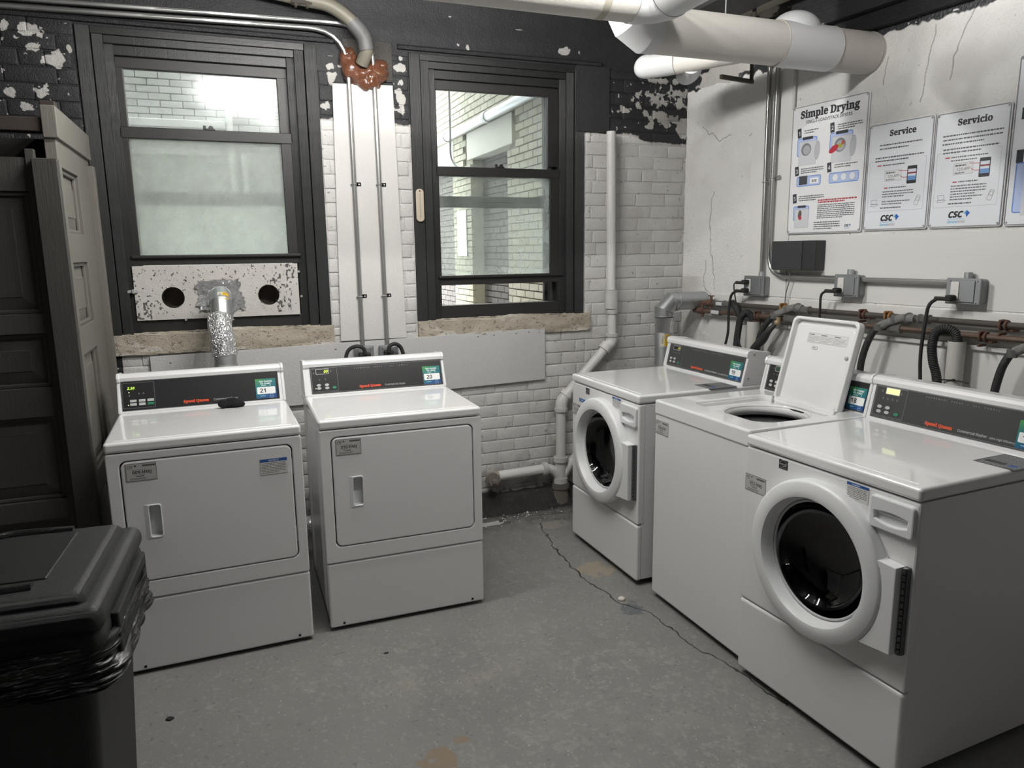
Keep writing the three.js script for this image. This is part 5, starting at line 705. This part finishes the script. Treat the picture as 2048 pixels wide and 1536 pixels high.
plugCord('upper black plug and thin cord at the outlet box nearest the corner', 0, [[-0.05, -0.004, 0.03], [-0.075, -0.012, 0.03], [-0.06, -0.1, 0.03], [-0.04, -0.16, 0.03]], 0.004, RW(0.655, 1.383, 0.07), RTURN, plugG);
plugCord('lower black plug with a long black cord hanging behind the corner washer', 0, [[-0.05, -0.004, 0.03], [-0.085, -0.025, 0.035], [-0.1, -0.12, 0.04], [-0.1, -0.25, 0.04], [-0.135, -0.4, 0.05]], 0.0075, RW(0.655, 1.336, 0.07), RTURN, plugG);
plugCord('black plug with a grey cord dropping from the middle outlet box', 0, [[-0.05, -0.004, 0.03], [-0.075, -0.02, 0.035], [-0.08, -0.1, 0.035], [-0.08, -0.35, 0.03]], 0.006, RW(1.277, 1.362, 0.07), RTURN, plugG);
plugCord('black plug with a grey cord dropping past the drain hose on the right', 0, [[-0.05, -0.004, 0.03], [-0.075, -0.03, 0.04], [-0.082, -0.12, 0.05], [-0.082, -0.25, 0.06], [-0.07, -0.4, 0.06]], 0.0075, RW(1.85, 1.355, 0.07), RTURN, plugG);
{ // control box under the signs
  const t = rwThing('junction_box', 'flat dark grey plastic box mounted below the Simple Drying sign', 'box', 0.975, 1.53);
  part('housing', rbox(0.29, 0.152, 0.075, 0.006, 0, 0, 0.0375), std([0.03, 0.031, 0.034], 0.42), t); part('cover', merge(rbox(0.205, 0.148, 0.006, 0.003, -0.04, 0, 0.0765)), std([0.042, 0.044, 0.046], 0.38), t);
  part('lead', sweep([[-0.04, -0.076, 0.05], [-0.045, -0.12, 0.04], [-0.07, -0.2, 0.035], [-0.068, -0.27, 0.04]], 0.0035, 40, 8), std([0.2, 0.2, 0.2], 0.5), t);
}
function waterPipe(name, label, y0, slope, s0, n, mat, o) {
  const t = rwThing(name, label, 'pipe', s0, y0), L = o.end - s0;
  part('pipe', sweep([[0, 0, n], [L, slope * L, n]], 0.0135, 6, 16, true, false), mat, t);
  part('valve', merge(cylX(0.019, 0.05, 0.02, 0, n), cylX(0.014, 0.05, -0.02, 0, n), cyl(0.008, 0.05, 0.03, 0.02, n, 10), rbox(0.05, 0.006, 0.012, 0.003, 0.03, 0.043, n), cyl(0.01, 0.03, 0.03, -0.02, n, 8)), MAT.rust, t);
  part('paper_tag', merge(rbox(0.07, 0.024, 0.034, 0.006, o.tag, 0, n)), std([0.62, 0.62, 0.63], 0.6), t); part('tag_wrap', merge(rbox(0.1, 0.034, 0.03, 0.014, o.tag, 0.0, n - 0.002)), MAT.hose, t);
  for (const [s, m] of o.clamps) part('clamp', merge(new THREE.TorusGeometry(0.017, 0.006, 8, 18).rotateY(Math.PI / 2).translate(s - s0, slope * (s - s0), n), new THREE.TorusGeometry(0.016, 0.006, 8, 18).rotateY(Math.PI / 2).translate(s - s0 + 0.02, slope * (s - s0), n), rbox(0.014, 0.012, 0.03, 0.003, s - s0, 0.026, n), rbox(0.014, 0.012, 0.03, 0.003, s - s0, -0.026, n), rbox(0.03, 0.03, n, 0.004, s - s0 + 0.03, 0.0, n / 2), cylZ(0.005, 0.05, s - s0 + 0.004, 0.026, n, 8), cylZ(0.005, 0.05, s - s0 + 0.004, -0.026, n, 8)), m, t);
  for (const [s, w] of o.joints) part('soldered_joint', merge(cylX(0.018, w, s - s0, slope * (s - s0), n, 14), cylX(0.021, 0.012, s - s0 - w / 2, slope * (s - s0), n, 14), cylX(0.021, 0.012, s - s0 + w / 2, slope * (s - s0), n, 14)), MAT.lead, t);
  return t;
}
waterPipe('water_pipe', 'upper dark water pipe running level along the right wall', 1.246, 0.006, 0.31, 0.055, MAT.iron, { end: 3.1, tag: 0.12, clamps: [[0.905, MAT.orange], [1.4, MAT.rust], [1.535, MAT.orange], [2.05, MAT.rust]], joints: [[0.49, 0.06], [1.06, 0.05], [1.72, 0.04]] });
waterPipe('water_pipe', 'lower rusty water pipe running level along the right wall', 1.194, 0.006, 0.245, 0.065, MAT.copper, { end: 3.1, tag: 0.155, clamps: [[1.98, MAT.rust], [0.73, MAT.rust]], joints: [[0.985, 0.07], [1.59, 0.05]] });
function tap(label, s, y, n, hose, grp) {     // a stub off the pipe with a black supply hose
  const t = rwThing('supply_hose', label, 'hose', s, y); void grp;
  part('fitting', merge(sweep([[0.12, 0.012, n], [0.07, 0.012, n + 0.006], [0.02, -0.006, n + 0.02], [-0.02, -0.03, n + 0.045]], 0.019, 30, 16), new THREE.TorusGeometry(0.021, 0.006, 8, 16).rotateY(1.2).translate(0.09, 0.012, n), cyl(0.02, 0.03, -0.022, -0.035, n + 0.048, 8), new THREE.SphereGeometry(0.022, 12, 10).translate(0.03, 0.0, n + 0.015)), MAT.lead, t);
  part('hose', sweep(hose, 0.0155, 50, 14), MAT.hose, t); return t;
}
tap('black supply hose from the soldered joint behind the corner washer', 0.92, 1.246, 0.055, [[-0.025, -0.03, 0.1], [-0.06, -0.07, 0.11], [-0.11, -0.14, 0.11], [-0.14, -0.24, 0.1], [-0.15, -0.4, 0.09]]);
tap('black supply hose descending beside the raised washer lid', 1.555, 1.24, 0.055, [[-0.025, -0.03, 0.1], [-0.05, -0.07, 0.11], [-0.075, -0.15, 0.12], [-0.09, -0.24, 0.12], [-0.09, -0.4, 0.1]]);
tap('black supply hose at the right edge of the view', 2.155, 1.19, 0.065, [[-0.025, -0.03, 0.11], [-0.045, -0.08, 0.12], [-0.06, -0.14, 0.12], [-0.07, -0.22, 0.12], [-0.07, -0.4, 0.1]]);
{ const t = rwThing('hose_bundle', 'black taped hose and loose thin wire looping beside the corner standpipe', 'hose', 0.86, 1.17);
  part('hose', sweep([[0.05, 0.0, 0.1], [0.02, -0.04, 0.12], [-0.03, -0.1, 0.12], [-0.09, -0.16, 0.13], [-0.1, -0.19, 0.12]], (u) => 0.012 + 0.012 * Math.sin(u * 3.1) ** 2, 50, 12), MAT.hose, t);
  part('wire', sweep([[-0.18, 0.0, 0.13], [-0.195, -0.08, 0.13], [-0.17, -0.14, 0.14], [-0.11, -0.165, 0.15], [-0.06, -0.14, 0.14]], 0.005, 50, 8), MAT.rubber, t); part('tape_bundle', sweep([[-0.3, 0.1, 0.09], [-0.25, 0.06, 0.1], [-0.22, 0.0, 0.1]], (u) => 0.012 + 0.01 * Math.sin(u * 3.1), 30, 12), MAT.rubber, t);
  part('bonnet', merge(new THREE.SphereGeometry(0.018, 12, 10).translate(0.055, 0.006, 0.098), cyl(0.013, 0.03, 0.06, 0.02, 0.095, 8)), std([0.42, 0.32, 0.2], 0.5, 0.4), t); }
function standpipe(label, s, top, r, hoseLabel, hp, tie) {
  const t = rwThing('standpipe', label, 'pipe', s, 0); part('pipe', new THREE.LatheGeometry([[r - 0.004, top - 0.05], [r - 0.004, top], [r, top], [r, 0.3], [r, 0.0]].map((p) => V2(...p)), 28).translate(0, 0, 0.075), std([0.56, 0.55, 0.51], 0.45), t);
  const h = rwThing('drain_hose', hoseLabel, 'hose', s, top); part('hose', sweep(hp, (u, i) => (u > 0.86 ? 0.018 : 0.0175 + 0.0028 * (i % 2)), 150, 14), MAT.hose, h);
  if (tie) part('cable_tie', merge(sweep([[-0.06, -0.168, 0.12], [-0.01, -0.162, 0.118], [0.035, -0.162, 0.1], [0.075, -0.168, 0.09]], 0.003, 24, 6), rbox(0.01, 0.01, 0.01, 0.002, 0.02, -0.16, 0.108)), MAT.rubber, h);
}
standpipe('short grey standpipe near the corner taking a black drain hose', 0.716, 1.165, 0.034, 'corrugated black drain hose hooked into the standpipe near the corner', [[0.0, -0.06, 0.075], [0.0, -0.01, 0.075], [-0.01, 0.03, 0.08], [-0.04, 0.045, 0.09], [-0.07, 0.02, 0.1], [-0.082, -0.05, 0.105], [-0.088, -0.15, 0.11], [-0.09, -0.35, 0.11]]);
standpipe('grey standpipe behind the nearest washer taking a black drain hose', 1.888, 1.175, 0.034, 'corrugated black drain hose looped and tied to the right-hand standpipe', [[0.0, -0.06, 0.075], [0.002, -0.01, 0.075], [-0.01, 0.035, 0.08], [-0.04, 0.052, 0.095], [-0.07, 0.035, 0.11], [-0.082, -0.02, 0.115], [-0.07, -0.09, 0.118], [-0.045, -0.16, 0.12], [-0.04, -0.35, 0.12]], true);

// ---------------------------------------------------------------- insulated ducts under the ceiling
{
  const t = thing('insulated_duct', 'large white insulated duct crossing to the right wall under the ceiling', 'duct', [2.2, 2.455, -2.76]);
  const X = (x) => x - 2.2, R = 0.091;
  part('duct', cylX(R, 0.64, X(2.02), 0, 0, 48), MAT.lag, t); part('duct', cylX(R + 0.0005, 0.34, X(2.8), 0, 0, 48), std([0.62, 0.575, 0.54], 0.62, 0, { bumpMap: scaled(GRAIN, 5), bumpScale: 0.001 }), t);
  part('tee_cover', merge(cylX(R + 0.004, 0.3, X(2.49), 0, 0, 48), new THREE.SphereGeometry(1, 28, 18).scale(0.12, 0.085, 0.1).translate(X(2.47), 0.068, -0.03)), MAT.lagpvc, t);
  part('seam', merge(new THREE.TorusGeometry(R + 0.003, 0.002, 6, 48).rotateY(Math.PI / 2).translate(X(2.34), 0, 0), new THREE.TorusGeometry(R + 0.003, 0.002, 6, 48).rotateY(Math.PI / 2).translate(X(2.64), 0, 0), new THREE.TorusGeometry(R + 0.001, 0.0015, 6, 48).rotateY(Math.PI / 2).translate(X(2.87), 0, 0)), MAT.lagtape, t);
  part('elbow', merge(segElbow([X(1.715), 0.125, 0], [0, -1, 0], [-1, 0, 0], 0.125, R + 0.003, 4)), MAT.lagpvc, t); part('riser', cyl(R, 0.42, X(1.59), 0.335, 0, 40), MAT.lag, t);
}
{
  const t = thing('insulated_duct', 'white insulated duct at the top edge turning toward the viewer', 'duct', [1.2, 2.497, -2.56]);
  const X = (x) => x - 1.2, R = 0.088;
  part('duct', merge(cylX(R, 0.75, X(1.115), 0, 0, 48), segElbow([X(0.74), 0.14, 0], [0, -1, 0], [-1, 0, 0], 0.14, R, 4), cyl(R, 0.36, X(0.6), 0.32, 0, 40)), MAT.lag, t); part('tape', cylX(R + 0.0015, 0.03, X(1.36), 0, 0, 48), MAT.lagtape, t);
  part('elbow', merge(segElbow([X(1.49), 0, 0.11], [0, 0, -1], [1, 0, 0], 0.11, R + 0.003, 4)), MAT.lagpvc, t); part('branch', cylZ(R, 2.0, X(1.6), 0, 1.11, 48), MAT.lagpvc, t);
}
{
  const t = thing('insulated_duct', 'smaller white insulated pipe ending in an elbow at the back corner', 'duct', [2.31, 2.49, -3.2]);
  const dome = (u, r) => r * Math.sqrt(Math.max(0.02, 1 - Math.max(0, (u - 0.72) / 0.28) ** 2.4));
  part('pipe', sweep([[-0.13, 0.001, -0.15], [0.3, 0.02, 0.44]], 0.054, 8, 32, true, false), MAT.lag, t);
  part('elbow', sweep([[-0.11, 0.004, -0.12], [-0.17, 0.002, -0.2], [-0.215, 0.006, -0.265], [-0.235, 0.016, -0.3]], (u) => dome(u, 0.057), 40, 30), MAT.lagpvc, t);
  part('branch', sweep([[-0.06, -0.008, -0.06], [0.0, -0.016, -0.15], [0.025, -0.02, -0.22], [0.03, -0.016, -0.29]], (u) => dome(u, 0.053), 40, 28), MAT.lagpvc, t); part('seam', new THREE.TorusGeometry(0.0562, 0.0018, 6, 36).rotateY(0.62).translate(-0.11, 0.004, -0.12), MAT.lagtape, t);
  part('hanger', cyl(0.004, 0.3, 0.05, 0.2, 0.05, 8), MAT.galv, t);
}
tag(part('bracket', merge(rbox(0.24, 0.02, 0.02, 0.003), rbox(0.016, 0.42, 0.016, 0.003, 0.11, 0.2, 0)).rotateY(0.2).translate(2.52, 2.42, -3.25), MAT.iron, scene), 'dark metal bar sticking out under the large white duct', 'bracket');

// ---------------------------------------------------------------- old panelled doors and posts on the left
function panelLeaf(name, label, at, turn, w, h, cols, rails, mat, thick = 0.038) {   // rails: list of [y0, y1] panel openings
  const t = thing(name, label, 'door', at, turn), sh = new THREE.Shape([V2(0, 0), V2(w, 0), V2(w, h), V2(0, h)]);
  for (const [y0, y1] of rails) for (const [x0, x1] of cols) sh.holes.push(new THREE.Path([V2(x0, y0), V2(x1, y0), V2(x1, y1), V2(x0, y1)]));
  part('frame', boxUV(extr(sh, thick - 0.004, 0.002).translate(0, 0, -thick + 0.002)), mat, t);
  for (const [y0, y1] of rails) for (const [x0, x1] of cols) {
    const W = x1 - x0, H = y1 - y0, g = new THREE.BoxGeometry(W, H, 0.008), ms = [];
    const m = new THREE.Shape([V2(0, 0), V2(W, 0), V2(W, H), V2(0, H)]); m.holes.push(new THREE.Path([V2(0.016, 0.016), V2(W - 0.016, 0.016), V2(W - 0.016, H - 0.016), V2(0.016, H - 0.016)])); ms.push(extr(m, 0.006, 0.004).translate(x0, y0, -0.022));
    part('moulding', merge(ms), mat, t);
    const bv = Math.min(0.06, W * 0.25, H * 0.3), pg = extr(new THREE.Shape([V2(0.02, 0.02), V2(W - 0.02, 0.02), V2(W - 0.02, H - 0.02), V2(0.02, H - 0.02)]), 0.001); void g; void pg;
    const R = [[0, 0, 0], [bv, 0.011, 0], [bv + 0.003, 0.014, 0]], pos = [], ring = (k) => { const i = R[k][0], z = R[k][1] - 0.03; return [[x0 + i, y0 + i, z], [x1 - i, y0 + i, z], [x1 - i, y1 - i, z], [x0 + i, y1 - i, z]]; };
    const q = (a, b, c, d) => pos.push(...a, ...b, ...c, ...a, ...c, ...d); for (let k = 0; k < 2; k++) for (let i = 0; i < 4; i++) q(ring(k)[i], ring(k)[(i + 1) % 4], ring(k + 1)[(i + 1) % 4], ring(k + 1)[i]); q(...ring(2));
    const b = new THREE.BufferGeometry(); b.setAttribute('position', new THREE.Float32BufferAttribute(pos, 3)); b.computeVertexNormals(); part('panel', boxUV(b), mat, t);
  }
  return t;
}
panelLeaf('panelled_door', 'open grey panelled door leaf standing at right angles to the window wall', [-0.535, 0.0, -3.22], Math.PI / 2, 0.72, 2.115, [[0.06, 0.4]], [[0.12, 0.62], [0.72, 1.19], [1.3, 1.55], [1.665, 1.905]], MAT.wood);
{ const leaf = scene.children.at(-1); part('top_rail', boxUV(rbox(0.74, 0.115, 0.05, 0.004, 0.36, 2.06, -0.013)), MAT.wood, leaf); part('edge_strip', boxUV(rbox(0.05, 1.97, 0.03, 0.004, 0.68, 0.99, 0.012)), MAT.wood, leaf); }
panelLeaf('panelled_door', 'dark panelled door facing the room at the left edge', [-1.42, 0.0, -3.2], 0, 0.82, 1.93, [[0.1, 0.78]], [[0.12, 0.56], [0.64, 0.97], [1.085, 1.29], [1.365, 1.81]], MAT.wooddark);
{ const t = thing('door_post', 'dark upright timber post between the two panelled doors', 'post', [-0.57, 0, -3.2]); part('board', boxUV(rbox(0.082, 1.925, 0.04, 0.004, 0, 0.9625, 0.02)), MAT.wooddark, t); part('stop_strip', boxUV(rbox(0.03, 1.96, 0.03, 0.003, -0.05, 0.98, -0.01)), MAT.wooddark, t); }
struct('trim_5', box(1.3, 2.04, 0.02, -1.27, 1.02, -3.55), std([0.012, 0.011, 0.01], 0.9));
tag(part('door_header', boxUV(merge(rbox(1.1, 0.05, 0.06, 0.004, -1.08, 2.05, -3.25), rbox(0.05, 0.13, 0.05, 0.004, -0.55, 2.07, -3.25))), MAT.woodraw, scene), 'dark raw timber header above the left panelled door', 'beam');

// ---------------------------------------------------------------- wheeled bin, lower left
{
  const t = thing('wheeled_bin', 'black wheeled rubbish bin with an embossed lid in the near left corner', 'bin', [-0.545, 0, -1.6], -0.06), bm = std([0.008, 0.008, 0.0082], 0.5, 0, { bumpMap: scaled(GRAIN, 10), bumpScale: 0.0006 }), lm = std([0.012, 0.012, 0.012], 0.4, 0, { bumpMap: scaled(GRAIN, 10), bumpScale: 0.0008 });
  const taper = (g, y0, k0, y1, k1) => { const p = g.attributes.position; for (let i = 0; i < p.count; i++) { const u = (p.getY(i) - y0) / (y1 - y0), k = k0 + (k1 - k0) * u; p.setX(i, p.getX(i) * k); p.setZ(i, p.getZ(i) * k); } g.computeVertexNormals(); return g; };
  part('body', taper(rbox(0.56, 0.82, 0.38, 0.03, 0, 0.47, 0, 4), 0.06, 0.86, 0.88, 1.03), bm, t);
  part('rim', rbox(0.625, 0.055, 0.425, 0.025, 0, 0.905, 0, 4), bm, t);
  const L = [rbox(0.63, 0.05, 0.43, 0.022, 0, 0.945, 0, 5), taper(rbox(0.57, 0.03, 0.37, 0.014, 0, 0.975, 0, 4), 0.96, 1.02, 0.99, 0.97)];
  // raised ribs: a U-shaped welt round the lettered field, two bars at the edge
  L.push(sweep([[0.19, 0.99, -0.165], [0.06, 0.992, -0.165], [0.02, 0.992, -0.13], [-0.01, 0.992, 0.0], [-0.02, 0.99, 0.1]], 0.0085, 50, 10), sweep([[-0.3, 0.99, 0.145], [0.05, 0.99, 0.148]], 0.011, 10, 10), sweep([[0.07, 0.99, 0.135], [0.19, 0.99, 0.13]], 0.011, 10, 10));
  part('lid', merge(L), lm, t);
  part('lettered_field', rbox(0.2, 0.006, 0.24, 0.003, 0.105, 0.99, -0.02), std([0.022, 0.022, 0.022], 0.36), t);
  part('lettering', new THREE.PlaneGeometry(0.06, 0.2).rotateX(-Math.PI / 2).translate(0.075, 0.9935, -0.02), std([1, 1, 1], 0.35, 0, { map: canvasTex(120, 400, (g, w, h) => { g.fillStyle = '#282828'; g.fillRect(0, 0, w, h); g.save(); g.translate(w * 0.2, h * 0.5); g.rotate(Math.PI / 2); g.scale(-1, -1); g.textAlign = 'center'; g.font = `bold 96px sans-serif`; g.strokeStyle = '#141414'; g.lineWidth = 5; g.strokeText('TOTER', 0, 72, 340); g.fillStyle = '#303030'; g.fillText('TOTER', 0, 72, 340); g.restore(); }) }), t);
  part('grip_rail', rbox(0.014, 0.1, 0.3, 0.006, 0.318, 0.875, -0.01), bm, t);
  // rubbish bag folded over the rim, gathered below
  const bag = new THREE.CylinderGeometry(1, 1, 1, 160, 40, true), p = bag.attributes.position;
  for (let i = 0; i < p.count; i++) { const a = Math.atan2(p.getZ(i), p.getX(i)), v = p.getY(i) + 0.5, c = Math.cos(a), s = Math.sin(a), k = 1 / Math.pow(Math.pow(Math.abs(c) / 0.315, 7) + Math.pow(Math.abs(s) / 0.215, 7), 1 / 7), hang = 0.775 + 0.07 * fbm(a * 1.6 + 4, 1.5, 3), y = hang + (0.9 - hang) * v; const f = (fbm(a * 5, v * 9, 4) - 0.5) * 0.03 + (Math.abs(fbm(a * 3 + v * 2.5, v * 14, 3) - 0.5)) * 0.05 * (1 - v); p.setXYZ(i, c * (k + 0.008 + f), y, s * (k + 0.008 + f)); }
  bag.computeVertexNormals(); part('rubbish_bag', bag, std([0.007, 0.007, 0.007], 0.34, 0, { side: THREE.DoubleSide, bumpMap: scaled(CRINKLE, 3, 1), bumpScale: 0.003 }), t);
  part('torn_sticker', extr(new THREE.Shape([[0.0, 0.0], [0.02, 0.012], [0.03, 0.0], [0.06, 0.018], [0.075, -0.012], [0.11, -0.02], [0.125, 0.02], [0.122, 0.062], [0.04, 0.066], [0.0, 0.06], [-0.03, 0.05], [-0.034, -0.01]].map((q) => V2(...q))), 0.0006), std([1, 1, 1], 0.6, 0, { map: dataTex(256, 256, (u, v) => (fbm(u * 90, v * 30, 2) > 0.58 ? [0.12, 0.11, 0.09] : [0.33, 0.3, 0.24]), true, true) }), t, [0.03, 0.58, 0.1935], [-0.04, 0, 0]);
  for (const z of [-0.17, 0.17]) part('wheel', merge(cylZ(0.1, 0.04, -0.2, 0.1, z, 28), cylZ(0.04, 0.05, -0.2, 0.1, z, 16)), MAT.rubber, t);
}

// ---------------------------------------------------------------- small things
{
  const bl = []; for (const [x, y, z, a, b, c] of [[0, 0.018, 0, 0.03, 0.018, 0.02], [0.03, 0.016, 0.004, 0.028, 0.016, 0.02], [-0.022, 0.02, 0.006, 0.02, 0.02, 0.018], [0.012, 0.03, -0.004, 0.026, 0.012, 0.016], [0.052, 0.012, 0.0, 0.014, 0.012, 0.015]]) { const g = mergeVertices(new THREE.IcosahedronGeometry(1, 4)), p = g.attributes.position; for (let i = 0; i < p.count; i++) { const k = 0.8 + 0.45 * fbm(p.getX(i) * 2.5 + x * 90, p.getY(i) * 2.5 + p.getZ(i) * 2, 3); p.setXYZ(i, x + p.getX(i) * a * k, Math.max(0.0, y + p.getY(i) * b * k), z + p.getZ(i) * c * k); } g.computeVertexNormals(); bl.push(g); }
  const s = part('sock', merge(bl), std([0.012, 0.012, 0.014], 0.95, 0, { bumpMap: scaled(GRAIN, 3), bumpScale: 0.003 }), scene, [-0.02, 0.914, -3.37]); tag(s, 'small crumpled black sock lying on the left dryer below its console', 'sock');
}
const lump = (r, sx, sy, sz, k0) => { const g = mergeVertices(new THREE.IcosahedronGeometry(r, 2)), p = g.attributes.position; for (let i = 0; i < p.count; i++) { const k = 0.75 + 0.5 * noise(p.getX(i) / r * 1.5 + k0, p.getY(i) / r * 1.5 + p.getZ(i) / r + k0); p.setXYZ(i, p.getX(i) * k * sx, Math.max(0, p.getY(i) * k * sy + r * sy * 0.7), p.getZ(i) * k * sz); } g.computeVertexNormals(); return g; };
tag(part('pebble', lump(0.016, 1.1, 0.6, 0.8, 2), std([0.62, 0.58, 0.52], 0.7), scene, [1.58, 0, -2.71]), 'small pale pebble beside the floor crack by the washers', 'pebble');
tag(part('paper_scrap', lump(0.012, 1.3, 0.35, 0.8, 5), std([0.012, 0.012, 0.012], 0.8), scene, [-0.29, 0, -2.55]), 'small black scrap on the floor near the black bin', 'scrap');
tag(part('paper_scrap', lump(0.006, 1.4, 0.4, 0.9, 7), std([0.02, 0.018, 0.016], 0.8), scene, [0.49, 0, -2.68]), 'tiny dark crumb on the floor before the middle dryer', 'scrap');
tag(part('paint_flake', poly([[0, 0], [0.2, 0.005], [0.225, 0.02], [0.2, 0.035], [0.21, 0.06], [0.06, 0.055], [0, 0.06]], 0.0015).rotateX(-Math.PI / 2).translate(1.2, 0.0005, -3.8), std([0.5, 0.49, 0.46], 0.7, 0, { bumpMap: scaled(GRAIN, 6), bumpScale: 0.004 }), scene), 'white torn strip of peeled paint lying beside the middle dryer', 'flake');
{ const cells = []; for (let i = 0; i < 260; i++) { const near = i < 110; cells.push(near ? [rr(1.15, 1.9), ZB + 0.06 + Math.abs(rr(-0.25, 0.25) * rr(0, 1)) + 0.02, rr(0.002, 0.006)] : [rr(-0.1, 1.65), rr(-2.9, -1.6), rr(0.0012, 0.0028)]); }
  const g = bare(lump(1, 1, 0.6, 1, 3)), o = new THREE.InstancedMesh(g, std([0.6, 0.59, 0.56], 0.7), cells.length), m = new THREE.Matrix4(); cells.forEach(([x, z, r], i) => o.setMatrixAt(i, m.makeRotationY(i).scale(V(r, r, r)).setPosition(x, 0, z))); o.name = 'paint_crumbs'; o.castShadow = o.receiveShadow = true; scene.add(o); o.userData.kind = 'stuff'; o.userData.label = 'white paint crumbs scattered over the grey floor'; o.userData.category = 'crumbs'; }

renderer.render(scene, camera);
